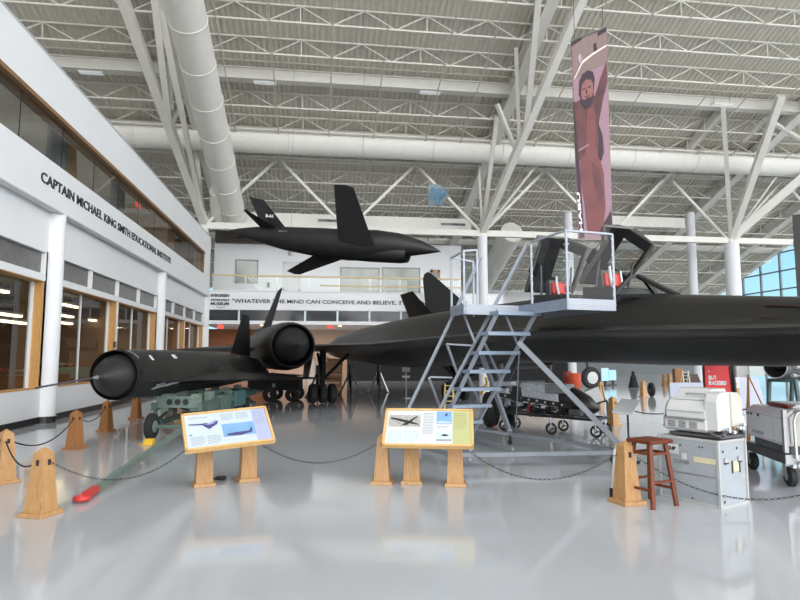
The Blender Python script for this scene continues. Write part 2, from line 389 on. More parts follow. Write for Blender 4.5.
# ---------------- back block: balcony
XE = AY(461, 270, 43).x; XS = AY(503, 300, ROW).x
b = MB(); b.bb(-7.3, XS, ROW, ROW+.3, 4.66, 5.87); b.bb(-7.3, XS, ROW-.03, ROW+.3, 3.76, 3.98)
b.bb(-7.3, XS, ROW-.06, ROW+.05, 5.83, 5.89); b.bb(-7.3, XS, ROW+.3, 43, 5.4, 5.6); b.bb(-7.3, XS, ROW+.3, 46, 3.78, 3.92)
b.bb(-7.4, AY(208, 270, ROW).x, ROW-.1, ROW+.5, 0, 9.2)
xs = [-7.0+k*2.05 for k in range(12)]
for x in xs:
    if x < XS: b.bb(x-.05, x+.05, ROW, ROW+.25, 3.95, 4.7)
struct(b.build('wall_back', WHITE))
for k, x in enumerate(xs[:-1]):
    if x+1 < XS:
        b = MB(); b.bb(x+.06, min(x+1.99, XS), ROW+.06, ROW+.12, 3.99, 4.65); struct(b.build('window_%d' % window(), DARKGL), 'dark transom pane under the balcony')
b = MB(); b.bb(-7.3, XE, 43, 43.3, 5.6, 9.95); struct(b.build('wall_balcony', WHITE))
b = MB(); b.bb(-13, -3.6, 46, 46.2, 0, 3.8); b.bb(-3.62, -3.6, 44.6, 46, 0, 3.8); struct(b.build('wall_lobby', ORWALL))
b = MB(); b.bb(-3.6, 5.2, 46.4, 46.6, 0, 3.8); b.bb(5.2, 20, 47.4, 47.6, 0, 3.8); b.bb(-4.2, -3.9, 43, 46, 0, .01); struct(b.build('wall_lobby_peach', PEACH))
b = MB(); b.bb(5.2, 13, 44.6, 44.8, 0, 3.8); struct(b.build('wall_lobby_grey', mat('lobby_grey', (.42, .40, .38))))
def wall_opening(name, x0, y0, x1, y1, Y, framem, panem, fw=.10, lbl=None, mull=1):
    p = AY(x0, y1, Y); q = AY(x1, y0, Y); b = MB()
    b.bb(p.x, q.x, Y-.06, Y+.02, q.z-fw, q.z); b.bb(p.x, q.x, Y-.06, Y+.02, p.z, p.z+fw)
    b.bb(p.x, p.x+fw, Y-.06, Y+.02, p.z, q.z); b.bb(q.x-fw, q.x, Y-.06, Y+.02, p.z, q.z)
    for k in range(1, mull): xx = p.x+(q.x-p.x)*k/mull; b.bb(xx-.03, xx+.03, Y-.05, Y, p.z, q.z)
    w = struct(b.build(name, framem), lbl)
    b = MB(); b.bb(p.x+fw, q.x-fw, Y-.03, Y-.01, p.z+fw, q.z-fw); b.build('pane', panem, w); return w
WINP = mat('curtained_pane', (.30, .32, .29), .15, noise=.25, scale=.7, spec=.8)
FRG = mat('grey_window_frame', (.30, .29, .26))
for x0, y0, x1, y1 in ((235, 260, 258.5, 283), (340, 268, 379.5, 292), (382, 268, 420, 292)):
    wall_opening('window_%d' % window(), x0, y0, x1, y1, 43, FRG, WINP, .08, 'grey framed window on the balcony wall', 2 if x1-x0 > 30 else 1)
wall_opening('door_1', 283, 262, 301, 291, 43, mat('door_frame_white', (.66, .66, .67)), mat('door_white', (.70, .70, .70)), .12, 'white door on the balcony wall')
wall_opening('door_2', 430.5, 270, 440, 291, 43, OAK, mat('door_glass', (.16, .2, .2), .1), .16, 'wooden door at the end of the balcony')
wall_opening('door_3', 206.5, 252, 211, 289, 42.9, DARKI, DARKI, .1, 'dark doorway at the left end of the balcony')
wall_opening('door_4', 306, 358, 316, 384, 46.38, mat('lobby_door_frame', (.45, .38, .32)), mat('lobby_door', (.62, .60, .57)), .1, 'pale lobby door beyond the jet')
# far and side walls
b = MB(); b.bb(XS-2, XR, YB, YB+.3, 0, zr(YB)+.2); struct(b.build('wall_far', WHITE))
b = MB(); b.bb(XS-2, XR-.2, YB-.08, YB, 0, 1.9); trim(b, mat('low_band_grey', (.16, .17, .18), .5), label='dark grey band low along the far wall')  # thin dark grey strip, low on the far wall
b = MB(); b.hexa([V((XL-.3, -14, 0)), V((XL, -14, 0)), V((XL, YB, 0)), V((XL-.3, YB, 0)), V((XL-.3, -14, zr(-14))), V((XL, -14, zr(-14))), V((XL, YB, zr(YB))), V((XL-.3, YB, zr(YB)))]); struct(b.build('wall_outer', mat('outer_wall_grey', (.5, .49, .46))))
# right glazed wall
b = MB(); DK = mat('dark_mullion', (.16, .22, .26), .4)
yy = 57.0
while yy > 18: b.bb(XR-.10, XR+.06, yy-.09, yy+.09, 0, zr(yy)-.4); yy -= 2.35
for z in [1.2+1.62*k for k in range(13)]:
    ymax = min(57, (R0-z-.6)/RM)
    if ymax > 18: b.bb(XR-.06, XR+.04, 18, ymax, z-.06, z+.06)
w = struct(b.build('window_%d' % window(), DK), 'tall glazed side wall on the right')
b = MB(); b.add([V((XR, 18, 0)), V((XR, 57, 0)), V((XR, 57, zr(57))), V((XR, 18, zr(18)))], [(0, 1, 2, 3)]); b.build('pane', GLASS, w)
b = MB(); b.bar((XR-.3, 14, zr(14)-.5), (XR-.3, 57, zr(57)-.5), .5, .5); trim(b, STEELW, label='sloping white edge beam over the glazed wall')
# balcony railing
XRl = AY(461, 275, ROW).x
t = thing('balcony_railing', ((-6.6+XRl)/2, ROW+.15, 5.87), 'long glass balcony railing with pale wooden rails above the quotation', 'railing')
b = MB(); b.bb(-6.7, XRl, ROW+.14, ROW+.16, 5.89, 6.75); b.build('glass_panel', RAILG, t)
RAILW = wood('pale_rail_wood', (.52, .40, .20), (.62, .50, .28), axis=0)
b = MB(); b.bar((-6.7, ROW+.15, 6.84), (XRl, ROW+.15, 6.84), .10, .10); b.build('top_rail', RAILW, t)
x2 = AY(320, 285, ROW).x; b = MB(); b.bar((x2, ROW+.1, 6.28), (XRl, ROW+.1, 6.28), .06, .09); b.build('lower_rail', RAILW, t)
for k in range(9):
    x = -6.6+(XRl+6.5)*k/8; b = MB(); b.bb(x-.02, x+.02, ROW+.13, ROW+.17, 5.88, 6.8); b.build('post', ALU, t)
# lettering on the walls: each line of raised letters is a part
def letters(base, label, lines):
    t = thing('wall_lettering', base, label, 'lettering')
    for txt, p, ex, w, h, bo in lines:
        b = MB(); put_text(b, txt, p, ex, (0, 0, 1), w, h, bold=bo, depth=.03); b.build('text_line', INKB, t)
    return t
P = AX(40, 190, XU); Q = AX(170.5, 264, XU)
letters((XU, (P.y+Q.y)/2, 5.95), 'long black raised lettering naming an educational institute on the left wall', [('CAPTAIN MICHAEL KING SMITH EDUCATIONAL INSTITUTE', (XU+.004, P.y, 5.95), (0, 1, 0), Q.y-P.y, .25, .014)])
P = AY(232, 305, ROW); Q = AY(400, 306, ROW); P2 = AY(399.5, 305, ROW); Q2 = AY(467, 305, ROW)
letters((P.x+4, ROW, 5.1), 'black quotation about the mind lettered along the white balcony front', [('"WHATEVER THE MIND CAN CONCEIVE AND BELIEVE,', (P.x, ROW-.02, 5.10), (1, 0, 0), (Q.x-P.x)*.975, .24, .012), ('IT CAN ACHIEVE."', (P2.x, ROW-.02, 5.10), (1, 0, 0), Q2.x-P2.x, .24, .012)])
P = AY(210.8, 303, ROW); Q = AY(229, 303, ROW)
t = letters((P.x+.6, ROW, 4.8), 'small three line museum name with a swoosh at left end of balcony front', [(s_, (P.x, ROW-.02, 5.46-.26*i_), (1, 0, 0), Q.x-P.x, hh, .03) for i_, (s_, hh) in enumerate((('EVERGREEN', .17), ('AVIATION & SPACE', .12), ('MUSEUM', .17)))])
b = MB(); b.tube([(P.x+.35+.5*k/8, ROW-.01, 4.86-.10*sin(pi*k/8)) for k in range(9)], .015, 5); b.build('swoosh', INKB, t)
# ---------------- tree columns
def column(px, dia, name_label, struts, X, ztop=ZB-.2):
    t = thing('column', (X, ROW, 0), name_label, 'column')
    b = MB(); b.cyl((X, ROW, 0), (X, ROW, ztop), dia/2, n=32); b.build('shaft', mat('white_column_paint', (.72, .73, .76), .5, noise=.01), t, 40)
    b = MB(); b.frus((X, ROW, ztop-.02), (dia*.7, dia*.7), (.35, .35), .5); b.build('cap_plate', STEELW, t)
    for p, q, w in struts:
        b = MB(); b.bar(p, q, w, w); b.build('strut', STEELW, t)
    return t
def P3(px, py, h=.9): return RF(px, py, h)
def mix(a, c, f): return a+(c-a)*f
base = V((CX[1], ROW, ZB+.1)); top = P3(584, -6); mid = mix(base, top, .52)
column(483, .66, 'slim white column with branching roof struts behind the quotation end of balcony', [
    (base, top, .40), (mid, P3(539, -8), .30), (mix(base, top, .45), P3(516, 48), .2), (mix(base, top, .42), P3(497, 104), .2),
    (base, P3(497, 116), .24), (base, P3(479, 165), .14), (base+V((.1, 0, 0)), P3(541, 160), .12)], CX[1])
base = V((CX[2], ROW, ZB+.1)); top = P3(832, 152, 0.9); 
c2 = P3(781, 96)
column(735, .98, 'thick round white column with branching roof struts rising behind black jet forebody', [
    (base, top, .50), (base, c2, .40), (base, P3(723, 106), .26), (base, P3(783, 168), .10), (P3(766, 118), P3(800, 139), .2), (P3(766, 118), P3(743, 142), .18)], CX[2])
base = V((CX[0], ROW, ZB+.2)); top = P3(121, -6)
t = thing('strut_tree', (CX[0], ROW, 9.2), 'cluster of white struts branching from the far corner of left block', 'struts')
for p, q, w in [(base, top, .44), (mix(base, top, .5), P3(154, -6), .3), (base, P3(160, 8), .26), (P3(168, 36), P3(172, 108), .2), (P3(186, 96), P3(171, 124), .2), (base, P3(196, 150), .2), (base, P3(230, 182), .14)]:
    b = MB(); b.bar(p, q, w, w); b.build('strut', STEELW, t)
b = MB(); b.box((CX[0], ROW, 9.5), (.5, .5, .9)); b.build('foot_block', STEELW, t)
for px, w, l in ((690, .62, 'distant white column at end of white ceiling box beam'), (568, .62, 'distant white column half hidden behind hanging portrait banner')):
    p = AY(px, 213, 41.5); b = MB(); b.cyl((p.x, 41.5, 0), (p.x, 41.5, p.z), w/2, n=24); tag(b.build('column', mat('white_column_paint', (.7, .7, .7)), smooth=40), l, 'column')
b = MB(); p = AY(216, 243, 42.98); q = AY(272, 233, 42.98); b.bb(p.x, q.x, 42.6, 43, p.z, q.z); trim(b, DARKI, label='dark box standing in for the dark roof underside above the left end of the balcony wall')  # solid dark box added for the dark underside of the roof
p = AY(600, 221, 41.5); q = AY(683, 221, 41.5); b = MB(); b.box(((p.x+q.x)/2, 41.5, p.z), (q.x-p.x, .5, .75)); trim(b, STEELW, label='white box beam ending at the distant column')
# ---------------- ducts
def duct(p, q, r, rings, label, drop=None, m=DUCTM):
    p = V(p); q = V(q); t = thing('air_duct', (p+q)/2-V((0, 0, r)), label, 'duct')
    b = MB(); b.cyl(p, q, r, n=40); b.build('tube', m, t, 40)
    d = (q-p).normalized(); L = (q-p).length
    for k in range(rings):
        c = p+d*(L*(k+.5)/rings); b = MB(); b.torus(c, d, r+.005, .03, 40, 6); b.build('band', STEELW, t, 40)
    if drop:
        for k in range(drop):
            c = p+d*(L*(k+.5)/drop); b = MB(); b.cyl(c+V((0, 0, r*.98)), (c.x, c.y, zr(c.y)-.03), .015, n=6); b.build('hanger', GREYM, t)
    return t
DY = 36.25; z = AY(330, 143, DY).z
duct((-13, DY, z), (XR-.2, DY, z), .80, 12, 'long white round duct running right across the hall under the roof', 8)
X = RF(180, 0, 2.5).x; p = RF(172, -60, 3.9); q = RF(233, 215, 3.6); p = V((q.x, p.y, p.z))
t = duct(p, q, .80, 8, 'fat pale duct sloping down the roof near the left wall')
b = MB(); d = (q-p).normalized(); c = q-d*3.0; b.cyl(c+V((-.6, 0, -.2)), c+d*3.2+V((-1.0, 0, -.5)), .42, n=20); b.build('outlet', DUCTM, t, 40)
p = AY(512, 232, 43.5); duct(p, p+SLOPE*13, .85, 4, 'pale round duct end showing behind the slim central column', 3)
b = MB(); p = AY(212, 226, 40.2); q = AY(470, 226, 40.2); Zc = AY(340, 223, 40.2).z
b.box(((p.x+q.x)/2, 40.2, Zc), (q.x-p.x, .7, .95)); du = tag(b.build('air_duct', STEELW), 'white rectangular duct with dark grilles above the balcony', 'duct')
for x0, x1 in ((318, 346), (441, 465)):
    pa = AY(x0, 222, 39.84); pb = AY(x1, 222, 39.84); b = MB(); b.bb(pa.x, pb.x, 39.81, 39.86, Zc-.02, Zc+.14)
    lab(b.build('grille', DARKGL, du), 'dark slotted grille')
# high bay lamps
for i, (px, py, l) in enumerate(((265, 83, 'flat white ceiling lamp nearest the sloping left duct'), (430, 93, 'flat white ceiling lamp over the suspended drone, middle one'), (722, 105, 'bluish white ceiling lamp above the round duct at right'), (91, 73, 'slim ceiling lamp above the left white parapet'))):
    c = RF(px, py, .75); t = thing('ceiling_lamp', c, l, 'lamp')
    b = MB(); b.box(c+V((0, 0, .06)), (1.25, .42, .10)); b.build('housing', STEELW, t)
    b = MB(); b.box(c+V((0, 0, 0)), (1.15, .36, .03)); b.build('diffuser', LAMPW, t)
    b = MB()
    for s in (-.5, .5): b.cyl(c+V((s, 0, .1)), c+V((s, 0, .7)), .012, n=5)
    b.build('hanger', GREYM, t)
# hanging patterned panel
c = [A(429, 184, 36), A(451, 194, 35), A(449, 199, 35), A(427, 207, 36)]; b = MB(); b.prism([A(429, 183, 36), A(441, 185, 35.5), A(450, 196, 35), A(442, 202, 35.5), A(428, 207, 36)], V((0, .05, 0)))
hp = tag(b.build('hanging_panel', mat('pale_blue_white', (.36, .47, .52), .4, noise=.15)), 'small blue and white patterned panel hanging under the roof', 'panel')
for i in range(22):
    u, v = random.random(), random.random(); q = A(430+17*u, 187+16*v+2*u, 35.2); b = MB() if i == 0 else b
    b.box(q, (.16+.14*random.random(), .02, .08+.1*random.random()))
lab(b.build('patch', mat('deep_blue_print', (.05, .16, .30)), hp), 'dark blue patches')
# dark column at right edge
b = MB()
p2 = A(792, 215, 26.0); pr_ = ray(793, 215); pr_.z = 0; pr_.normalize(); px_ = V((pr_.y, -pr_.x, 0))
for g_, z0, z1 in ((0, 0, p2.z), (.04, p2.z-1.25, p2.z-1.15)): c_ = p2+px_*.8+pr_*.6; b.box((c_.x, c_.y, (z0+z1)/2), (1.6+g_, 1.2+g_, z1-z0), X=px_, Y=pr_)
tag(b.build('pillar', mat('dark_taupe_cladding', (.028, .024, .021), .5, noise=.1)), 'dark square pillar at the right edge in front of the glazed wall', 'pillar')
# exit signs
for x0, y0, x1, y1, Y, l in ((217.5, 324.8, 223.5, 328.6, 39.3, 'red lit exit sign in front of the rust coloured lobby wall'), (327, 324.8, 333.5, 328.4, 39.6, 'red lit exit sign in front of the peach lobby wall beyond the jet')):
    p = AY(x0, y1, Y); q = AY(x1, y0, Y); b = MB(); b.bb(p.x, q.x, Y-.05, Y, p.z, q.z); e = tag(b.build('exit_sign', EXITR), l, 'sign')
    b = MB(); put_text(b, 'EXIT', (p.x+.06, Y-.055, p.z+.09), (1, 0, 0), (0, 0, 1), q.x-p.x-.12, (q.z-p.z)-.18, bold=.02); b.build('letters', INKW, e)
p = AX(138, 205, -7.7); b = MB(); b.box(p, (.06, .5, .24)); e = tag(b.build('exit_sign', EXITR), 'small red exit sign seen through the upper strip window', 'sign')
b = MB(); put_text(b, 'EXIT', p+V((.035, -.2, -.07)), (0, 1, 0), (0, 0, 1), .4, .14, bold=.02); b.build('letters', INKW, e)
p = AX(115, 344.5, XW); b = MB(); b.box(p, (.05, .14, .20)); e = tag(b.build('wall_switch', INKB), 'small black wall box with white centre on the window mullion above drone nose', 'switch')
b = MB(); b.box(p+V((.027, 0, 0)), (.01, .05, .13)); b.build('cover_plate', PAPER, e)
p = AY(268.5, 285, 42.98); b = MB(); b.box(p, (.28, .10, .42)); e = tag(b.build('wall_phone', PAPER), 'small white wall box with black handset on the balcony wall', 'phone'); b = MB(); b.box(p+V((0, -.07, 0)), (.10, .05, .30)); b.build('handset', INKB, e)
p = AY(291, 253, 42.9); b = MB(); b.lathe(p+V((0, .1, 0)), (0, -1, 0), [(0, .22), (.08, .22), (.2, .16), (.26, .02)], 20); tag(b.build('wall_lamp', WHITEM, smooth=50), 'round white lamp high on the balcony wall', 'lamp')
for px in (262, 292, 340):
    p = AY(px, 324, 39.8); b = MB(); b.cyl((p.x, 39.8, 3.77), (p.x, 39.8, 3.74), .12, n=16); tag(b.build('downlight', LAMPB), 'small round downlight in the soffit under the balcony', 'lamp', 'soffit downlights')
# inside the left block
LL = 'fluorescent lamp glowing inside the ground floor of the institute'
for x0, x1, y in ((-6, 7, 291), (-3, 20, 315), (-3, 25, 322), (62, 78, 306), (58, 72, 316), (56, 71, 323), (90, 108.5, 321.5), (98, 113, 312.5), (117, 126, 316), (136, 145, 321)):
    p = AX(x0, y, -9.6); q = AX(x1, y, -9.6); q.z = p.z = (p.z+q.z)/2
    t = thing('tube_lamp', p, LL, 'lamp', 'lamps inside the institute')
    b = MB(); b.bar(p+V((0, 0, .07)), q+V((0, 0, .07)), .22, .07); b.build('housing', WHITEM, t)
    b = MB(); b.bar(p+V((0, .02, .0)), q+V((0, -.02, .0)), .18, .07); b.build('tube', LAMPY, t)
    b = MB(); m_ = (p+q)/2; b.cyl(m_+V((0, 0, .1)), (m_.x, m_.y, 3.95), .012, n=6); b.build('cord', INKB, t)
for i, (Y0, X, w, h, m_, l) in enumerate(((12.6, -8.2, 2.4, 1.35, mat('showcase_green', (.30, .36, .30)), 'pale green display case behind the nearest institute window'), (15.3, -8.4, 1.6, 1.2, OAKD, 'wooden table with models behind the nearest institute window'), (18.4, -8.4, 2.6, 1.15, OAKD, 'wooden table behind the institute window left of drone nose'), (21.8, -8.8, 2.4, 1.3, mat('showcase_green', (.3, .36, .3)), 'pale display case behind the institute window over the drone nose'))):
    t = thing('display_table', (X, Y0, 0), l, 'table')
    b = MB(); b.bb(X-.6, X+.4, Y0, Y0+w, h-.35, h); b.build('case_top', m_, t)
    for sx in (-.5, .3):
        for sy in (.1, w-.1): b = MB(); b.bb(X+sx-.04, X+sx+.04, Y0+sy-.04, Y0+sy+.04, 0, h-.35); b.build('leg', OAKD, t)
    for k in range(3):
        yy = Y0+.3+k*.7; b = MB(); b.lathe((X+.1, yy-.3, h+.14), (0, 1, 0), [(0, .01), (.1, .05), (.4, .05), (.6, .01)], 10); b.bar((X-.2, yy, h+.14), (X+.4, yy, h+.14), .12, .02); b.cyl((X+.1, yy, h), (X+.1, yy, h+.14), .01)
        tag(b.build('model_plane', [CREAM, REDP, ORNG][k], smooth=40), ['cream', 'red', 'orange'][k]+' model aeroplane on the '+l.split(' behind')[0]+' behind '+l.split('behind ')[1], 'model')
for px, py, X in ((57, 150, -7.9), (117, 210, -8.2), (184, 245, -8.6)):
    p = AX(px, py, X); b = MB(); b.cyl((X, p.y, 5.5), (X, p.y, 9.0), .28, n=20)
    trim(b, mat('blue_grey_column', (.20, .23, .28)), 40, 'grey column inside the upper storey')
p = AX(70, 165, -8.0); b = MB(); b.box((-8.0, p.y, max(p.z, 6.9)), (.03, 1.0, 1.8), Y=V((0, 1, .15)).normalized(), Z=V((0, -.15, 1)).normalized()); tag(b.build('plywood_sheet', wood('plywood', (.45, .28, .13), (.54, .36, .18))), 'tilted plywood sheet behind the upper strip window', 'board')
p = AX(178, 240, -9.0); t = thing('globe_lamp', p, 'small warm lamp glowing behind the upper strip window', 'lamp')
b = MB(); b.lathe(p-V((0, 0, .12)), (0, 0, 1), [(0, .01), (.04, .10), (.12, .14), (.2, .10), (.24, .01)], 16); b.build('globe', LAMPB, t, 60)
b = MB(); b.cyl(p+V((0, 0, .12)), (p.x, p.y, 9.0), .012, n=6); b.build('cord', INKB, t)
for k, (Y0, X) in enumerate(((29.8, -9.6), (32.6, -8.8), (35.0, -10.4))):
    c = V((X, Y0, 3.45)); t = thing('pendant_lamp', c, 'tiny warm lamp glowing inside the third bay of the institute', 'lamp', 'third bay lamps')
    b = MB(); b.lathe(c, (0, 0, 1), [(0, .01), (.02, .07), (.08, .09), (.14, .07), (.17, .01)], 12); b.build('globe', LAMPB, t, 60)
    b = MB(); b.cyl(c+V((0, 0, .16)), (X, Y0, 3.95), .01, n=5); b.build('cord', INKB, t)
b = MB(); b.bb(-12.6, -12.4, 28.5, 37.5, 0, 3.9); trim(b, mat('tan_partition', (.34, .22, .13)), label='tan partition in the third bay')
# ================================================================ BLACK JET
SA = R(11.1); SK = .966; SZ = 2.01; SN = V((6.56, 3.61, 0))
Sd = V((-sin(SA), cos(SA), 0)); Sl = V((cos(SA), sin(SA), 0))
ZTAB = [(0, 0), (2, -.04), (3.2, -.03), (5, .03), (6.2, .07), (8, .12), (12.5, .12), (16, .07), (20, 0), (40, 0)]
def S(s, l, z):
    for (a, u), (c, v) in zip(ZTAB, ZTAB[1:]):
        if s <= c: break
    return SN+(Sd*s+Sl*l)*SK+V((0, 0, SZ+(u+(v-u)*max(0, min(1, (s-a)/(c-a))))+z*SK))
def tabl(tab, s):
    for (a, *va), (c, *vc) in zip(tab, tab[1:]):
        if s <= c:
            f = (s-a)/(c-a); f = max(0, min(1, f)); return [x+(y-x)*f for x, y in zip(va, vc)]
    return list(tab[-1][1:])
jet = thing('jet_aircraft', S(15, 0, -SZ/SK), 'long matte black twin engine jet with raised canopies, right half of the hall', 'aircraft')
# s, body radius up, chine half width, chine fillet height, lower radius
FT = [(0, .02, .03, .01, .02), (.8, .18, .42, .05, .17), (2, .33, .86, .08, .36), (3.5, .46, 1.2, .12, .46), (5.6, .63, 1.5, .15, .54), (7.5, .73, 1.58, .17, .57), (9.6, .84, 1.58, .2, .60), (12, .88, 1.55, .2, .64), (15, .97, 1.7, .22, .70),
      (17, 1.02, 2.2, .24, .76), (20, 1.04, 2.3, .24, .7), (24, .98, 2.1, .2, .6), (28, .8, 1.6, .14, .45), (31, .48, .8, .08, .25), (32.6, .1, .14, .02, .05)]
def fsec(s, n=26):
    ru, w, h, rl = tabl(FT, s); out = []
    for i in range(n+1):
        l = -w+2*w*i/n; l = w*math.copysign(abs(l/w)**.85, l) if w else 0
        c = max(0, 1-(l/max(ru*1.02, 1e-4))**2)**.5*ru if abs(l) < ru*1.02 else 0
        f = h*max(0, 1-abs(l)/w)**.6+.012
        out.append((l, (c**3+f**3)**(1/3)))
    for i in range(1, n):
        l = w-2*w*i/n; l = w*math.copysign(abs(l/w)**.85, l)
        c = max(0, 1-(l/max(rl*1.05, 1e-4))**2)**.5*rl if abs(l) < rl*1.05 else 0
        f = h*.9*max(0, 1-abs(l)/w)**.6+.012
        out.append((l, -(c**3+f**3)**(1/3)))
    return [S(s, l, z) for l, z in out]
b = MB(); st = [0, .4, .8, 1.4, 2, 2.7, 3.5, 4.5, 5.6, 6.5, 7.5, 8.6, 9.6, 11, 12, 13.5, 15, 16, 17, 18.5, 20, 22, 24, 26, 28, 29.5, 31, 32, 32.6]
b.loft([fsec(s) for s in st]); b.build('fuselage', BLACK, jet, 35)
def wing(sg):
    WT = [(.4, 14.8, 29.9, .02), (1.6, 15.6, 29.8, .02), (4.0, 18.2, 29.5, .022), (5.4, 19.8, 29.2, .04), (7.8, 25.0, 28.2, .035), (8.3, 26.4, 27.7, .03)]
    secs = []
    for l, le, te, th in WT:
        ch = te-le; pr = [(0, 0), (.05, .5), (.2, .9), (.45, 1), (.75, .6), (1, .04)]
        up = [S(le+ch*x, sg*l, y*th*ch*.5) for x, y in pr]; dn = [S(le+ch*x, sg*l, -y*th*ch*.4) for x, y in pr[1:][::-1]]
        secs.append(up+dn)
    b = MB(); b.loft(secs); return b
for sg in (-1, 1): wing(sg).build('wing', BLACK, jet, 30)
def nac(sg):
    L = 4.5; zc = -.05; ax0 = (Sd*1.0+Sl*(sg*.055)+V((0, 0, .02))).normalized()
    c = S(16.3, sg*L, zc); k = SK
    b = MB(); prof = [(0, .645), (.02, .672), (.1, .70), (.6, .755), (1.6, .80), (3.5, .82), (6, .82), (9, .77), (11.2, .66), (11.25, .60), (10.6, .55), (10.5, .01)]
    b.lathe(c, Sd, [(t*k, r*k) for t, r in prof], 44); n = b.build('nacelle', BLACK, jet, 40)
    b = MB(); b.lathe(c, Sd, [(.0, .645*k), (.3, .63*k), (1.5, .64*k), (2.4, .66*k), (2.45, .02)], 44); b.build('intake_duct', DBLACK, n, 40)
    b = MB(); b.lathe(c-ax0*(.95*k)+V((0, 0, .03)), ax0, [(0, .004), (.3*k, .15*k), (.6*k, .31*k), (.9*k, .47*k), (1.15*k, .555*k), (1.5*k, .585*k), (1.9*k, .59*k), (2.6*k, .54*k), (3.3*k, .4*k)], 40)
    b.build('inlet_spike', mat('spike_black', (.013, .013, .014), .55, noise=.15), n, 40)
    b = MB(); b.hexa([S(24.0, sg*L-.12, .6), S(29.2, sg*L-.12, .6), S(29.2, sg*L+.12, .6), S(24.0, sg*L+.12, .6), S(24.6, sg*L-.05, 1.0), S(29.0, sg*L-.05, 1.0), S(29.0, sg*L+.05, 1.0), S(24.6, sg*L+.05, 1.0)]); b.build('fin_root', BLACK, n)
nac(-1); nac(1)
def fin(sg, lb, lt, zt):
    b = MB(); secs = []
    for f, s0, s1, th in ((0, 24.6, 29.1, .20), (.5, 25.7, 29.0, .14), (1, 26.9, 28.9, .06)):
        l = lb+(lt-lb)*f; z = .85+(zt-.85)*f; ch = s1-s0
        pr = [(0, 0), (.15, .7), (.45, 1), (.8, .6), (1, .05)]
        secs.append([S(s0+ch*x, sg*l+y*th/2, z) for x, y in pr]+[S(s0+ch*x, sg*l-y*th/2, z) for x, y in pr[1:][::-1]])
    b.loft(secs); return b.build('tail_fin', DBLACK, jet, 30)
fin(-1, 4.25, 3.42, 3.05); fin(1, 4.3, 3.3, 3.1)
# cockpits
for s0, s1, nm in ((6.3, 7.25, 'front'), (7.95, 9.05, 'rear')):
    zt = .74
    b = MB(); b.hexa([S(s0, -.46, zt-.45), S(s1, -.46, zt-.45), S(s1, .46, zt-.45), S(s0, .46, zt-.45), S(s0, -.44, zt+.045), S(s1, -.44, zt+.13), S(s1, .44, zt+.13), S(s0, .44, zt+.045)])
    c = b.build('cockpit_sill', SBLACK, jet, bevel=.02)
    sm = s0+.62*(s1-s0)
    b = MB(); b.hexa([S(sm, -.24, zt-.1), S(sm+.22, -.24, zt-.1), S(sm+.22, .24, zt-.1), S(sm, .24, zt-.1), S(sm+.1, -.2, zt+.44), S(sm+.26, -.2, zt+.44), S(sm+.26, .2, zt+.44), S(sm+.1, .2, zt+.44)]); st_ = b.build('ejection_seat', GREYD, jet, bevel=.02)
    b = MB(); b.hexa([S(sm-.05, -.2, zt+.12), S(sm+.1, -.2, zt+.12), S(sm+.1, .2, zt+.12), S(sm-.05, .2, zt+.12), S(sm, -.18, zt+.38), S(sm+.1, -.18, zt+.38), S(sm+.1, .18, zt+.38), S(sm, .18, zt+.38)]); lab(b.build('seat_cushion', REDP, st_, bevel=.03), 'bright red seat pad')
    b = MB(); b.tube([S(sm-.1, -.1, zt+.1), S(sm-.06, -.12, zt+.3), S(sm-.02, -.1, zt+.5)], .025, 6); b.tube([S(sm-.1, .12, zt+.1), S(sm-.02, .14, zt+.42)], .02, 6); lab(b.build('harness_strap', PAPER, st_), 'white harness straps')
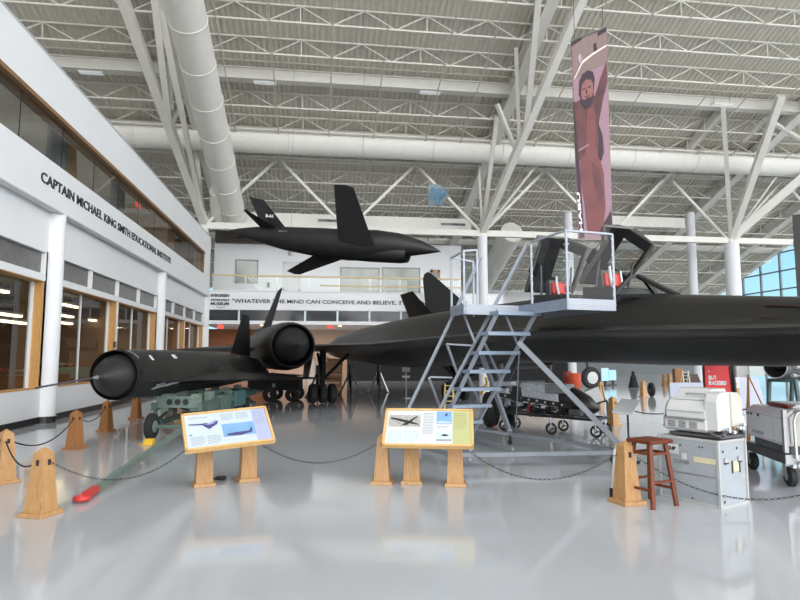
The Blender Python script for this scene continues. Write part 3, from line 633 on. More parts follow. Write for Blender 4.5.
# windshield: two side panes in a black V frame
zt = .66
tip = S(5.35, 0, zt-.06); topc = S(6.25, 0, zt+.34); lo_r = S(6.3, -.50, zt-.04); lo_l = S(6.3, .50, zt-.04); up_r = S(6.28, -.16, zt+.30); up_l = S(6.28, .16, zt+.30)
ws = MB()
for a, c, w in ((tip, topc, .10), (tip, lo_r, .08), (tip, lo_l, .08), (topc, up_r, .08), (up_r, lo_r, .07), (topc, up_l, .08), (up_l, lo_l, .07)): ws.bar(a, c, w, .06)
ws = ws.build('windshield_frame', SBLACK, jet)
b = MB()
for u_, l_ in ((up_r, lo_r), (up_l, lo_l)): b.add([tip, l_, u_, topc], [(0, 1, 2, 3)])
b.build('windshield_glass', GLASS, ws)
def canopy(sh, L, ang, z0, hw=.47, hh=.47):
    hinge = S(sh, 0, z0); a = R(ang); fx = (-Sd*cos(a)+V((0, 0, sin(a)))); fz = (V((0, 0, cos(a)))+Sd*sin(a))
    def Q(u, l, z): return hinge+fx*(u*SK)+Sl*(l*SK)+fz*(z*SK)
    # half section: sill, upper corner, ridge
    def pts(u, off=0):
        w = hw-off; h = hh-off
        return [(w, 0), (w*.95, .14*h), (w*.42, .84*h), (w*.2, .97*h), (0, h)]
    root = MB(); us = [0, .17*L, .80*L, L]
    def shell(u0, u1, i0, i1, sg, th=.045):
        A_, B_ = pts(u0), pts(u1); a_, b_ = pts(u0, th), pts(u1, th)
        for i in range(i0, i1):
            root.hexa([Q(u0, sg*a_[i][0], a_[i][1]), Q(u1, sg*b_[i][0], b_[i][1]), Q(u1, sg*b_[i+1][0], b_[i+1][1]), Q(u0, sg*a_[i+1][0], a_[i+1][1]),
                       Q(u0, sg*A_[i][0], A_[i][1]), Q(u1, sg*B_[i][0], B_[i][1]), Q(u1, sg*B_[i+1][0], B_[i+1][1]), Q(u0, sg*A_[i+1][0], A_[i+1][1])])
    for sg in (-1, 1):
        shell(0, us[1], 0, 4, sg); shell(us[2], L, 0, 4, sg); shell(us[1], us[2], 0, 1, sg); shell(us[1], us[2], 2, 4, sg)
    # rear bulkhead
    pr = pts(0); poly = [Q(0, l, z) for l, z in pr]+[Q(0, -l, z) for l, z in pr[::-1][1:]]
    root.prism(poly, fx*.04)
    c = root.build('canopy', SBLACK, jet)
    for sg in (-1, 1):
        b = MB(); p = pts(0); b.prism([Q(us[1], sg*(p[1][0]-.02), p[1][1]), Q(us[2], sg*(p[1][0]-.02), p[1][1]), Q(us[2], sg*(p[2][0]-.02), p[2][1]), Q(us[1], sg*(p[2][0]-.02), p[2][1])], Sl*(sg*.012)); b.build('canopy_glass', GLASS, c)
    b = MB()
    for sg in (-1, 1): b.bar(Q(.03, sg*(hw-.03), .02), Q(L, sg*(hw-.03), .02), .05, .05)
    b.bar(Q(L, -hw+.02, .02), Q(L, -hw*.62, hh*.86), .04); b.bar(Q(L, hw-.02, .02), Q(L, hw*.62, hh*.86), .04); b.bar(Q(L, -hw*.62, hh*.86), Q(L, hw*.62, hh*.86), .04)
    lab(b.build('canopy_rim', mat('worn_canopy_rim', (.10, .095, .085), .4), c), 'worn grey brown rim')
    b = MB(); b.box(Q(.42*L, -hw*.66, hh*.42), (.04, .30, .26), X=Sl, Y=fx, Z=fz); b.build('canopy_box', DBLACK, c)
    for sg in (-1, 1): b = MB(); b.cyl(S(sh-.25, sg*.36, z0-.1), Q(.55*L, sg*.38, .06), .022, n=8); b.build('canopy_strut', GREYD, c)
canopy(7.2, 1.04, 39, .92, .54, .55); canopy(9.05, 1.12, 57, .93, .62, .6)
# landing gear
for sg in (-1, 1):
    s0, l0 = 20.3, 2.75*sg; top = S(s0, l0, -.1); w = S(s0, l0, 0); ax = V((w.x, w.y, .36))
    b = MB(); b.cyl(top, ax+V((0, 0, .05)), .12, .09, 14); b.cyl(S(s0-.1, l0-sg*1.0, -.2), ax+V((0, 0, .5)), .06, n=8); b.cyl(S(s0+1.0, l0, -.2), ax+V((0, 0, .45)), .055, n=8); b.cyl(ax-Sl*.5, ax+Sl*.5, .06, n=10)
    g = b.build('main_gear_leg', DBLACK, jet, 40)
    for o in (-.36, 0, .36):
        b = MB(); c = ax+Sl*(o-.13); b.lathe(c, Sl, [(0, .16), (0, .29), (.05, .35), (.13, .36), (.21, .35), (.26, .29), (.26, .16)], 28); b.build('wheel', RUBBER, g, 40)
    b = MB(); b.hexa([S(s0-.7, l0+sg*.5, -.25), S(s0+.9, l0+sg*.5, -.25), S(s0+.9, l0+sg*.53, -.25), S(s0-.7, l0+sg*.53, -.25), S(s0-.5, l0+sg*.62, -1.1), S(s0+.6, l0+sg*.62, -1.1), S(s0+.6, l0+sg*.65, -1.1), S(s0-.5, l0+sg*.65, -1.1)]); b.build('gear_door', BLACK, g)
w = S(11.4, 0, 0); ax = V((w.x, w.y, .30)); b = MB(); b.cyl(S(11.4, 0, -.45), ax, .10, .08, 14); b.cyl(S(10.4, 0, -.5), ax+V((0, 0, .45)), .05, n=8); b.cyl(ax-Sl*.3, ax+Sl*.3, .05, n=10)
g = b.build('nose_gear_leg', GREYD, jet, 40)
for o in (-.24, .24):
    b = MB(); b.lathe(ax+Sl*(o-.1), Sl, [(0, .14), (0, .25), (.04, .3), (.16, .3), (.2, .25), (.2, .14)], 26); b.build('wheel', RUBBER, g, 40)
# thin red warning outline on the forebody
b = MB()
# (faint red lettering patch near the right picture edge)
def on_skin(s, l):
    ru, w_, h, rl = tabl(FT, s); c = max(0, 1-(l/(ru*1.02))**2)**.5*ru; f = h*max(0, 1-abs(l)/w_)**.6+.012
    return S(s, l, (c**3+f**3)**(1/3)+.012)
for k in range(2): b.bar(on_skin(3.05, -.32-.1*k), on_skin(3.5, -.34-.1*k), .03, .006)
lab(b.build('warning_marking', mat('faded_red', (.085, .02, .02), .5), jet), 'faded red warning marks')
b = MB(); b.tube([on_skin(22.4-.45*i, -2.05+.2*i) for i in range(8)], .012, 5); lab(b.build('seam_line', INKG, jet), 'pale curved seam line')
# ================================================================ RECONNAISSANCE DRONE
DA = YAW+R(2.5); DK = .8; DP = CH(-5.39, 11.4); DZ = 1.33
Dd = V((sin(DA), cos(DA), 0)); Dl = V((cos(DA), -sin(DA), 0))     # aft, and towards the camera's right
def D(s, l, z): return DP+(Dd*s+Dl*l)*DK+V((0, 0, DZ+z*DK))
dr = thing('ramjet_drone', (D(5, 0, 0).x, D(5, 0, 0).y, 0), 'matte black drone with round cone nose intake on green trailer at left', 'aircraft')
DT = [(0, .575, .59, .0), (.6, .60, .68, .05), (1.5, .615, .88, .22), (3, .62, 1.15, .38), (5, .62, 1.45, .48), (7, .61, 1.85, .40), (8.6, .58, 2.2, .20), (10.2, .52, 2.5, .16), (11.0, .44, 2.4, .14), (11.4, .40, 1.0, .2)]
def dsec(s, n=22):
    r, w, h = tabl(DT, s); out = []
    zw = -.16-.14*min(1, s/6)
    for i in range(n+1):
        l = -w+2*w*i/n; l = w*math.copysign(abs(l/w)**.85, l)
        c = max(0, 1-(l/(r*1.01))**2)**.5*r if abs(l) < r*1.01 else 0
        f = h*max(0, 1-abs(l)/w)**1.35+.01
        zz = max(c, 0); out.append((l, max((zz**4+max(f+zw, 0)**4)**.25 if abs(l) < r*.98 else zw+f, zw+.01)))
    for i in range(1, n):
        l = w-2*w*i/n; l = w*math.copysign(abs(l/w)**.85, l)
        c = max(0, 1-(l/(r*1.01))**2)**.5*r if abs(l) < r*1.01 else 0
        out.append((l, min(-c, zw-.008-.3*h*max(0, 1-abs(l)/w))))
    return [D(s, l, z) for l, z in out]
b = MB(); b.loft([dsec(s) for s in (.02, .3, .6, 1, 1.5, 2.2, 3, 4, 5, 6, 7, 8, 8.6, 9.4, 10.2, 11, 11.4)], cap=False); b.build('fuselage', BLACK, dr, 40)
b = MB(); b.lathe(D(-.02, 0, 0), Dd, [(.10*DK, .60*DK), (.0, .585*DK), (-.01, .575*DK), (.02, .565*DK), (.6, .56*DK), (1.4, .54*DK), (1.42, .02)], 48); b.build('intake_lip', DBLACK, dr, 40)
b = MB(); b.lathe(D(-.78, 0, -.03), Dd, [(0, .012), (.08, .045), (.2, .13), (.34, .245), (.5, .345), (.64, .40), (.8, .432), (1.1, .438), (1.7, .40)], 48); b.build('inlet_cone', mat('cone_black', (.013, .013, .014), .5, noise=.1), dr, 50)
b = MB(); b.lathe(D(-.80, 0, -.035), -Dd+V((0, 0, -.06)), [(-.05, .036), (0, .028), (.08, .018), (.1, .016)], 16); lab(b.build('cone_tip', ALU, dr, 50), 'bare metal cone tip')
b = MB(); b.tube([D(-.85, 0, -.04), D(-1.8, -.05, -.10), D(-2.7, -.10, -.17)], .016, 8); b.build('pitot_probe', GREYD, dr)
def dwing(sg):
    secs = []
    for l, le, te, th in ((.5, 1.6, 11.0, .03), (1.0, 3.9, 10.9, .03), (1.6, 6.6, 10.8, .032), (2.4, 8.0, 10.85, .028), (3.9, 10.35, 10.85, .03)):
        ch = te-le; pr = [(0, 0), (.06, .5), (.25, .95), (.5, 1), (.8, .5), (1, .04)]
        secs.append([D(le+ch*x, sg*l, -.30-.05*max(0, l-1)+y*th*ch*.5) for x, y in pr]+[D(le+ch*x, sg*l, -.30-.05*max(0, l-1)-y*th*ch*.35) for x, y in pr[1:][::-1]])
    b = MB(); b.loft(secs); return b
for sg in (-1, 1): dwing(sg).build('wing', BLACK, dr, 30)
b = MB(); secs = []
for f, s0, s1, th in ((0, 8.3, 10.95, .16), (1, 9.75, 10.7, .05)):
    z = .45+(2.14-.45)*f; ch = s1-s0; pr = [(0, 0), (.2, .8), (.5, 1), (1, .05)]
    secs.append([D(s0+ch*x, y*th/2, z) for x, y in pr]+[D(s0+ch*x, -y*th/2, z) for x, y in pr[1:][::-1]])
b.loft(secs); b.build('tail_fin', DBLACK, dr, 30)
def dmark(s, a, w, h, off=.012):      # mark on the skin at angle a from the top
    r = tabl(DT, s)[0]; n = Dl*sin(a)+V((0, 0, cos(a))); t = Dl*cos(a)-V((0, 0, sin(a)))
    return D(s, 0, 0)+n*(r*DK+off), t, n
for s, a, w, h in ((.9, .85, .07, .14), (2.3, .80, .15, .12)):
    c, t_, n_ = dmark(s, a, w, h); b = MB(); b.box(c, (w, h*.9, .012), X=Dd, Y=t_, Z=n_)
    k = lab(b.build('stencil_patch', INKW, dr), 'small white stencil patch')
    b = MB()
    for i in range(3): b.box(c+n_*.008+t_*(h*(-.25+.25*i)), (w*.7, h*.08, .004), X=Dd, Y=t_, Z=n_)
    b.build('stencil_print', INKG, k)
b = MB(); pts_ = []
for i in range(7):
    c, t_, n_ = dmark(.28, .25+.1*i, 0, 0, .008); pts_.append(c)
b.tube(pts_, .008, 5); b.build('panel_mark', INKG, dr)
c0, c1 = D(1.1, .68, -.30), D(3.0, .98, -.14); b = MB(); b.bar(A(152, 389, 11.9), A(180, 380.5, 12.9), .025, .025); b.bar(A(164, 386, 12.3), A(178, 382, 12.8), .07, .02); b.build('side_boom', GREYM, dr)
b = MB()
for k in range(4): b.bar(A(156+k*2.6, 386.5-k*.9, 12.0+.1*k), A(158+k*2.6, 384.5-k*.9, 12.05+.1*k), .012, .012)
b.build('boom_print', INKG, dr)
# ---------------------------------------------------------------- trailer under the drone
tr = thing('cradle_trailer', (D(4, 0, 0).x, D(4, 0, 0).y, 0), 'sage green steel cradle trailer carrying the black drone', 'trailer')
zb = DZ-.60*DK
D0 = D
def D(s, l, z): return D0(s, l+1.0*max(0, 1-s/9), z)
for s in (1.9, 5.2):
    L = .60 if s < 3 else .7; y0 = D(s, -L, 0); y1 = D(s, L, 0); b = MB()
    # cross beam with three lightening holes each side: built as a plate with ring holes
    zc = zb-.13
    a_, c_ = V((y0.x, y0.y, zc)), V((y1.x, y1.y, zc)); b.bar(a_+V((0, 0, .10)), c_+V((0, 0, .10)), .10, .035); b.bar(a_-V((0, 0, .10)), c_-V((0, 0, .10)), .10, .035)
    b.bar(a_, c_, .03, .2)
    bm_ = b.build('cross_beam', GREENL, tr)
    b = MB()
    for f in ((.30, .48, .66) if s < 3 else (.2, .5, .8)): cc = a_+(c_-a_)*f-Dd*.017; b.cyl(cc, cc-Dd*.02, .062, n=20)
    b.build('lightening_hole', INKB, bm_)
for l in (-.62, .62):
    b = MB(); b.bar(V(D(1.7, l, 0).xy.to_3d())+V((0, 0, zb-.22)), V(D(9.6, l, 0).xy.to_3d())+V((0, 0, zb-.25)), .09, .16); b.build('side_rail', GREENP, tr)
    for s in (1.9, 3.6, 5.2, 7.5):
        p = D(s, l, 0); b = MB(); b.bar((p.x, p.y, zb-.3), (p.x, p.y, .22), .08, .08); b.build('post', GREENP, tr)
    b = MB(); b.bar(V(D(1.7, l, 0).xy.to_3d())+V((0, 0, .26)), V(D(9.6, l, 0).xy.to_3d())+V((0, 0, .26)), .08, .1); b.build('lower_rail', GREENP, tr)
    for s0, s1 in ((1.9, 3.6), (5.2, 3.6), (5.2, 7.5)):
        b = MB(); b.bar(V(D(s0, l, 0).xy.to_3d())+V((0, 0, .3)), V(D(s1, l, 0).xy.to_3d())+V((0, 0, zb-.3)), .05, .05); b.build('brace', GREENP, tr)
for s in (2.0, 3.4, 5.4, 7.4):      # saddles, jacks, boxes
    for l in (-.4, .4):
        b = MB(); b.hexa([D(s-.1, l-.12, -1.0), D(s+.3, l-.12, -1.0), D(s+.3, l+.12, -1.0), D(s-.1, l+.12, -1.0), D(s-.1, l-.08, -.56), D(s+.3, l-.08, -.56), D(s+.3, l+.12, -.56), D(s-.1, l+.12, -.56)]); b.build('saddle', GREENL, tr)
for s, l, w, h, m_ in ((2.6, .5, .5, .32, GREENP), (4.3, .45, .7, .4, GREENP), (6.3, .4, .9, .42, mat('teal_paint', (.06, .14, .15), .5)), (8.0, .4, .6, .4, GREENP)):
    b = MB(); p = D(s, l, 0); b.box((p.x, p.y, .27+.1+h/2), (w, w*.7, h), X=Dd, Y=Dl); b.build('tool_box', m_, tr, bevel=.015)
for s, l in ((1.2, -.47), (1.2, .74), (7.3, -.86), (7.3, .86)):
    p = D(s, l, 0); c = V((p.x, p.y, .27)); b = MB(); b.lathe(c-Dl*.07, Dl, [(0, .12), (0, .22), (.03, .265), (.07, .27), (.11, .265), (.14, .22), (.14, .12)], 30); wv = b.build('wheel', RUBBER, tr, 40)
    b = MB(); b.cyl(c-Dl*.075, c+Dl*.075, .12, n=18); b.cyl(c-Dl*.09, c+Dl*.09, .04, n=10); b.build('hub', GREENL, wv, 40)
for s in (1.2, 7.3):
    a_, c_ = D(s, -.5, 0), D(s, .8, 0); b = MB(); b.bar((a_.x, a_.y, .27), (c_.x, c_.y, .27), .07, .07); b.build('axle', GREENP, tr)
D = D0
e0 = G(82, 498, .05); e1 = A(180, 431, 11.9); em = mix(e0, e1, .09)
b = MB(); b.bar(em, e1, .075, .075); tb = b.build('tow_bar', GREENL, tr)
b = MB(); b.bar(em, mix(e0, e1, .02), .075, .075); lab(b.build('tow_bar_end', REDP, tb), 'red painted tow bar end'); b = MB(); b.torus(e0+V((0, 0, 0)), (0, 0, 1), .07, .03, 20, 8); lab(b.build('tow_eye', REDP, tb, 40), 'red painted towing eye')
p = G(150.5, 444.5); b = MB(); b.prism([p+Dl*-.10, p+Dl*.09, p+Dl*.09+V((0, 0, .12)), p+Dl*-.06+V((0, 0, .12))], Dd*-.14); b.bar(p+Dl*-.08-Dd*.07+V((0, 0, .03)), p+Dl*-.20-Dd*.07+V((0, 0, .012)), .02, .02)
tag(b.build('wheel_chock', YELP, bevel=.008), 'yellow wheel chock on floor against the trailer wheel', 'chock')
# ================================================================ SUSPENDED TARGET DRONE
q0 = A(229, 231, 21.5); q1 = A(441, 249, 19.0); Q1 = (q1-q0).normalized(); QL = (q1-q0).length
_up = V((0, 0, 1)); Qs = Q1.cross(_up).normalized(); Qu = Qs.cross(Q1)      # Qs points to the viewer's side
bank = R(12)
def rotb(v, a): return v
QS = Qs*cos(bank)-Qu*sin(bank); QU = Qu*cos(bank)+Qs*sin(bank)
u = QL/10.0
def T(s, l, z): return q0+Q1*(s*u)+QS*(l*u)+QU*(z*u)
QBL = mat('drone_black', (.010, .010, .011), .5, noise=.15)
td = thing('target_drone', T(5, 0, -.8), 'black swept wing jet drone hanging from the roof above balcony', 'aircraft')
prof = [(0, .03, .0), (.5, .16, .0), (1.5, .34, -.04), (3, .52, -.12), (4.5, .62, -.16), (6, .66, -.16), (7.2, .64, -.08), (8.2, .50, .0), (9.2, .28, -.02), (9.8, .09, -.08), (10, .01, -.10)]
b = MB(); b.loft([[T(s, r*.9*cos(a), z+r*sin(a)) for a in [2*pi*i/28 for i in range(28)]] for s, r, z in prof]); b.build('fuselage', QBL, td, 50)
b = MB(); pr2 = [(2.4, .1, -.30), (3.5, .34, -.34), (5, .46, -.40), (7, .48, -.38), (8.3, .46, -.34), (8.62, .41, -.33), (8.55, .36, -.33), (8.0, .34, -.33), (7.9, .02, -.33)]
b.loft([[T(s, r*cos(a), z+r*sin(a)*.85) for a in [2*pi*i/28 for i in range(28)]] for s, r, z in pr2]); b.build('engine_pod', QBL, td, 40)
def slab(pts4, th, nrm):
    n = nrm.normalized()*th/2; b = MB(); a, c, d, e = pts4
    m1, m2 = mix(a, d, .4), mix(c, e, .4)
    b.loft([[a, m1+n, d, m1-n], [c, m2+n*.5, e, m2-n*.5]]); return b
# wings: root LE, tip LE, root TE, tip TE   (upper one reaches away and up, lower one towards us)
rl, rt_ = T(6.75, 0, .0), T(5.1, 0, .0)
def wq(px0, py0, d0, px1, py1): return A(px0, py0, d0), A(px1, py1, d0)
ta, tb_ = A(353.5, 187.5, 19.0), A(333.8, 184.5, 19.3)
b = slab((A(373.5, 244, 19.15), ta, A(338, 240, 19.55), tb_), .16, QU); b.build('wing', DBLACK, td, 30)
b = slab((A(352, 256, 20.2), A(300, 274.5, 21.6), A(326, 248, 20.6), A(286.5, 271, 21.9)), .16, QU); b.build('wing', DBLACK, td, 30)
b = slab((A(287, 229.5, 20.9), A(264, 200, 20.9), A(263, 229, 21.1), A(249.5, 197, 21.2)), .10, QS); f_ = b.build('tail_fin', SBLACK, td, 30)
b = MB(); put_text(b, 'B-61', A(266, 217, 20.7)+QS*.02, Q1, QU, .3, .10, bold=.04, depth=.01); lab(b.build('fin_number', INKW, f_), 'small white number')
b = slab((A(283, 232, 20.8), A(246, 209.5, 20.2), A(264, 231, 21), A(243.5, 210.5, 20.3)), .10, QU); b.build('tailplane', DBLACK, td, 30)
b = slab((A(275, 236, 20.8), A(240, 238, 21.8), A(258, 235, 21), A(236.5, 236.5, 21.9)), .10, QU); b.build('tailplane', DBLACK, td, 30)
b = MB(); p = T(3.0, .36, .18); b.box(p, (.35, .01, .09), X=Q1, Y=QS, Z=QU); lab(b.build('access_panel', GREYM, td), 'small grey panel')
for s in (3.2, 6.6):
    p = T(s, 0, .35); b = MB(); b.cyl(p, (p.x, p.y, zr(p.y)-.3), .006, n=6); b.build('hanging_cable', GREYM, td)
# ================================================================ JET BEHIND
k0 = A(440, 300, 36.5); bh = thing('parked_jet', (k0.x+3, k0.y, 0), 'dark parked jet whose tall rounded tail fin rises behind the main black jet', 'aircraft')
b = MB(); b.prism([A(427.5, 325, 36.5), A(423, 279, 36.5), A(424.5, 273.5, 36.5), A(428, 271.8, 36.5), A(431, 273, 36.5), A(459, 297.5, 36.5), A(466, 312, 36.5), A(466, 325, 36.5)], V((.02, .22, 0))); b.build('tail_fin', DBLACK, bh, bevel=.04)
zc = A(440, 330, 36.5).z; b = MB(); b.loft([[V((k0.x+x, k0.y+.1+r*cos(a), zc+r*sin(a))) for a in [2*pi*i/20 for i in range(20)]] for x, r in ((-1.2, .3), (0, .6), (2, .75), (5, .8), (8, .6), (9.5, .1))]); b.build('fuselage', DBLACK, bh, 40)
for x, y in ((1, -.8), (1, 1), (7, .1)):
    b = MB(); b.cyl((k0.x+x, k0.y+y, .3), (k0.x+x, k0.y+y*.5, zc-.3), .08, n=8); g = b.build('gear_leg', GREYD, bh)
    b = MB(); b.cyl((k0.x+x, k0.y+y-.1, .3), (k0.x+x, k0.y+y+.1, .3), .3, n=20); b.build('wheel', RUBBER, g, 40)
# ================================================================ WOODEN BARRIER POSTS
def bollard(px, py, label, k=1.0, yaw=0.0, dark=False, group='oak barrier posts'):
    p = G(px, py); t = thing('barrier_post', p, label, 'post', group); m = OAKD if dark else OAK
    X = RT*cos(yaw)+HD*sin(yaw); Y = HD*cos(yaw)-RT*sin(yaw)
    b = MB(); b.frus(p, (.31*k, .31*k), (.30*k, .30*k), .045*k, X, Y); b.build('base_plate', m, t, bevel=.006)
    b = MB(); b.frus(p+V((0, 0, .045*k)), (.222*k, .222*k), (.135*k, .135*k), .60*k, X, Y); b.frus(p+V((0, 0, .645*k)), (.137*k, .137*k), (.01, .01), .06*k, X, Y); b.build('body', m, t)
    for o_, z_ in ((X*.075*k, (.012, .035*k, .06*k)), (Y*-.075*k, (.035*k, .012, .06*k))): b = MB(); b.box(p+V((0, 0, .55*k))+o_, z_, X=X, Y=Y); b.build('chain_plate', INKB, t)
    return p
NOG = None
def bl(*a, **k): k['group'] = None; return bollard(*a, **k)
bA = bl(40.5, 515, 'light oak barrier post nearest to us at far left front', yaw=R(-14))
bB = bl(3, 483, 'light oak barrier post cut by the left picture edge', yaw=R(-30))
bC = bl(74.5, 449, 'darker oak barrier post behind the left front pair, before the white pier', dark=True, yaw=R(-12))
bD = bl(106, 431.5, 'darker oak barrier post below the drone nose tip', dark=True, yaw=R(-10))
bE = bl(136, 418.5, 'darker oak barrier post half hidden under the drone nose', dark=True, yaw=R(-8))
bK = bl(382.5, 483, 'light oak barrier post standing left of the second display board', yaw=R(-6), k=.93)
bF = bl(627, 503, 'light oak barrier post in front of the red brown stool', yaw=R(20))
bG = bl(613.5, 425, 'light oak barrier post behind the small white placard', yaw=R(25))
bH = bl(643.5, 397, 'light oak barrier post farther back under the jet forebody beside black tyre', yaw=R(20))
bI = bl(601, 399, 'oak barrier post half hidden behind white tilted board under the jet', yaw=R(20))
bJ = bl(664.5, 385.5, 'left one of two distant pale oak posts standing close together', yaw=R(20))
bJ2 = bl(670, 385, 'right one of two distant pale oak posts standing close together', yaw=R(20))
def cat(p, q, sag, n=24): return [mix(V(p), V(q), i/n)-V((0, 0, sag*4*(i/n)*(1-i/n))) for i in range(n+1)]
def rope(p, q, sag, label, r=.010):
    b = MB(); b.tube(cat(p, q, sag), r, 6); tag(b.build('barrier_rope', ROPEM, smooth=60), label, 'rope')
def chain(p, q, sag, label, k=1.0):
    L = (V(q)-V(p)).length*1.08; k *= .62; n = int(L/(.052*k)); pts = cat(p, q, sag, n); b = MB()
    for i in range(n):
        d = pts[i+1]-pts[i]; c = (pts[i]+pts[i+1])/2; dd = d.normalized(); s = dd.cross(V((0, 0, 1))).normalized(); u_ = s.cross(dd)
        ax = s if i % 2 else u_; y = ax.cross(dd); o = len(b.v); N, m_ = 10, 5
        for a in range(N):
            t = 2*pi*a/N; e = dd*cos(t)+y*sin(t)*.6; cc = c+(dd*cos(t)*.033*k+y*sin(t)*.019*k)
            for j in range(m_):
                ph = 2*pi*j/m_; b.v.append(cc+e*.0055*k*cos(ph)+ax*.0055*k*sin(ph))
        for a in range(N):
            for j in range(m_):
                b.f.append([o+a*m_+j, o+((a+1) % N)*m_+j, o+((a+1) % N)*m_+(j+1) % m_, o+a*m_+(j+1) % m_]); b.mi.append(0)
    tag(b.build('barrier_chain', CHAINM, smooth=60), label, 'chain')
Z5 = V((0, 0, .55)); Z5k = V((0, 0, .51))
rope(bB+Z5+RT*.05-HD*.07, bA+Z5-RT*.08+HD*.02, .16, 'black rope between the two nearest oak posts at left')
rope(bB+Z5+RT*.08, bC+Z5-HD*.07, .22, 'black rope sagging behind front post to the darker post before pier')
rope(bC+Z5+RT*.07, bD+Z5-HD*.07, .16, 'black rope between the two darker posts along the left wall')
# ================================================================ DISPLAY BOARDS
def board(BL, yaw, width, slope, tilt, label, legs, roll=0.0, kind=1):
    e = (RT*cos(yaw)+HD*sin(yaw)+V((0, 0, roll))).normalized(); hb = HD*cos(yaw)-RT*sin(yaw); up = (hb*cos(tilt)+V((0, 0, sin(tilt)))).normalized(); n = e.cross(up)
    foot = sum(((G(a, c)) for a, c in legs), V((0, 0, 0)))/len(legs)
    t = thing('display_board', (foot.x, foot.y, 0), label, 'sign')
    def Q(u_, v_, o=0): return BL+e*(u_*width)+up*(v_*slope)+n*o
    b = MB(); b.prism([Q(0, 0, -.05), Q(1, 0, -.05), Q(1, 1, -.05), Q(0, 1, -.05)], n*.05); b.build('board', OAKH, t)
    b = MB(); fw = .028/width; fh = .028/slope
    for u0, u1, v0, v1 in ((0, 1, 0, fh), (0, 1, 1-fh, 1), (0, fw, 0, 1), (1-fw, 1, 0, 1)): b.prism([Q(u0, v0, 0), Q(u1, v0, 0), Q(u1, v1, 0), Q(u0, v1, 0)], n*.014)
    b.build('frame', OAKH, t)
    def patch(name, u0, u1, v0, v1, m, o=.004, par=None, l=None):
        b = MB(); b.prism([Q(u0, v0, 0), Q(u1, v0, 0), Q(u1, v1, 0), Q(u0, v1, 0)], n*o); ob = b.build(name, m, par or t)
        if l: lab(ob, l)
        return ob
    main = patch('panel', .03, .97, .05, .95, PAPERB if kind == 1 else PAPER)
    def lines(u0, u1, v0, v1, k, m=INKG, frac=.34):
        b = MB(); dv = (v1-v0)/k
        for i in range(k):
            uu = u1-(.25*(u1-u0) if i == k-1 else .03*random.random()*(u1-u0)); vv = v1-(i+.5)*dv
            x = u0
            while x < uu:                                  # broken into word-like dashes
                w = min(uu-x, (.02+.03*random.random())); b.prism([Q(x, vv-dv*frac/2, .004), Q(x+w, vv-dv*frac/2, .004), Q(x+w, vv+dv*frac/2, .004), Q(x, vv+dv*frac/2, .004)], n*.0015); x += w+.006
        b.build('printed_text', m, main)
    def shape(pts, m, name='printed_aircraft', o=.006):
        b = MB(); b.prism([Q(a, c, o) for a, c in pts], n*.002); return b.build(name, m, main)
    if kind == 1:
        patch('side_panel', .80, .97, .05, .95, LAV, .005, main)
        lines(.82, .94, .50, .90, 9); lines(.44, .58, .70, .90, 6); lines(.61, .76, .70, .90, 6); lines(.07, .22, .10, .34, 6); lines(.25, .40, .10, .34, 6); lines(.06, .10, .36, .42, 1, INKB); lines(.07, .36, .82, .88, 1, INKG)
        patch('photo', .43, .80, .16, .60, SKYB, .006, main); patch('photo_ground', .43, .80, .16, .24, mat('pale_ground_print', (.5, .55, .62), .5), .007, main)
        shape([(.47, .27), (.62, .24), (.76, .30), (.77, .42), (.75, .42), (.73, .34), (.55, .33), (.47, .31)], INKN, o=.009)
        shape([(.07, .66), (.22, .63), (.24, .58), (.29, .50), (.33, .56), (.385, .62), (.40, .72), (.37, .70), (.34, .64), (.27, .68), (.20, .67), (.07, .69)], INKN)
        shape([(.24, .64), (.30, .62), (.36, .68), (.385, .74), (.34, .72), (.30, .67)], mat('lilac_print', (.33, .33, .60), .5), o=.0085)
    else:
        patch('side_panel', .77, .97, .05, .95, YGREEN, .005, main)
        lines(.79, .93, .45, .90, 8, mat('olive_ink', (.27, .28, .14), .6)); lines(.44, .56, .30, .90, 14); lines(.06, .22, .10, .40, 7, mat('pale_blue_ink', (.36, .47, .54), .6)); lines(.24, .40, .10, .40, 7, mat('pale_blue_ink', (.55, .68, .75), .6)); lines(.60, .74, .46, .54, 2)
        patch('photo', .59, .76, .58, .93, SKYB, .006, main); shape([(.69, .78), (.715, .82), (.71, .88), (.68, .84)], INKN, o=.009)
        patch('photo_strip', .60, .75, .60, .65, mat('cloud_print', (.45, .52, .6), .5), .0075, main)
        patch('photo_low', .59, .76, .18, .38, mat('pale_photo_print', (.5, .58, .60), .5), .006, main); patch('photo_low_ground', .59, .76, .13, .18, INKG, .006, main); shape([(.64, .27), (.70, .25), (.73, .28), (.68, .31)], INKB, o=.009)
        pl = patch('cutaway_drawing', .05, .41, .50, .82, mat('drawing_print', (.36, .35, .33), .5, noise=.5, scale=60), .006, main)
        shape([(.06, .72), (.22, .62), (.36, .56), (.40, .54), (.38, .58), (.26, .67), (.08, .75)], INKB, o=.009); shape([(.20, .54), (.36, .78), (.38, .78), (.26, .54)], INKB, o=.010)
        lines(.06, .40, .50, .54, 1, INKB)
    for a, c in legs:
        p = G(a, c); X, Y = RT*cos(yaw)+HD*sin(yaw), hb
        # height where the board's underside passes over the foot
        rel = (p-BL); f = rel.dot(hb)/max(hb.dot(hb), 1e-6); zt = BL.z+f*tan(tilt)-.07
        g = V((p.x, p.y, 0)); b = MB(); b.frus(g, (.28, .26), (.27, .25), .045, X, Y); lo = b
        b = MB(); b.frus(g+V((0, 0, .045)), (.215, .17), (.155, .13), max(zt-.07, .2), X, Y); b.m = 0
        lg = b.build('leg', OAK, t); lo.build('foot_plate', OAK, lg, bevel=.006)
    return e, up
board(A(185.5, 451.5, 7.28), R(27), 1.09, .66, R(36), 'display board with blue pictures and lavender strip, left of the pair', ((203.5, 485.5), (247.5, 480.5)), roll=.06, kind=1)
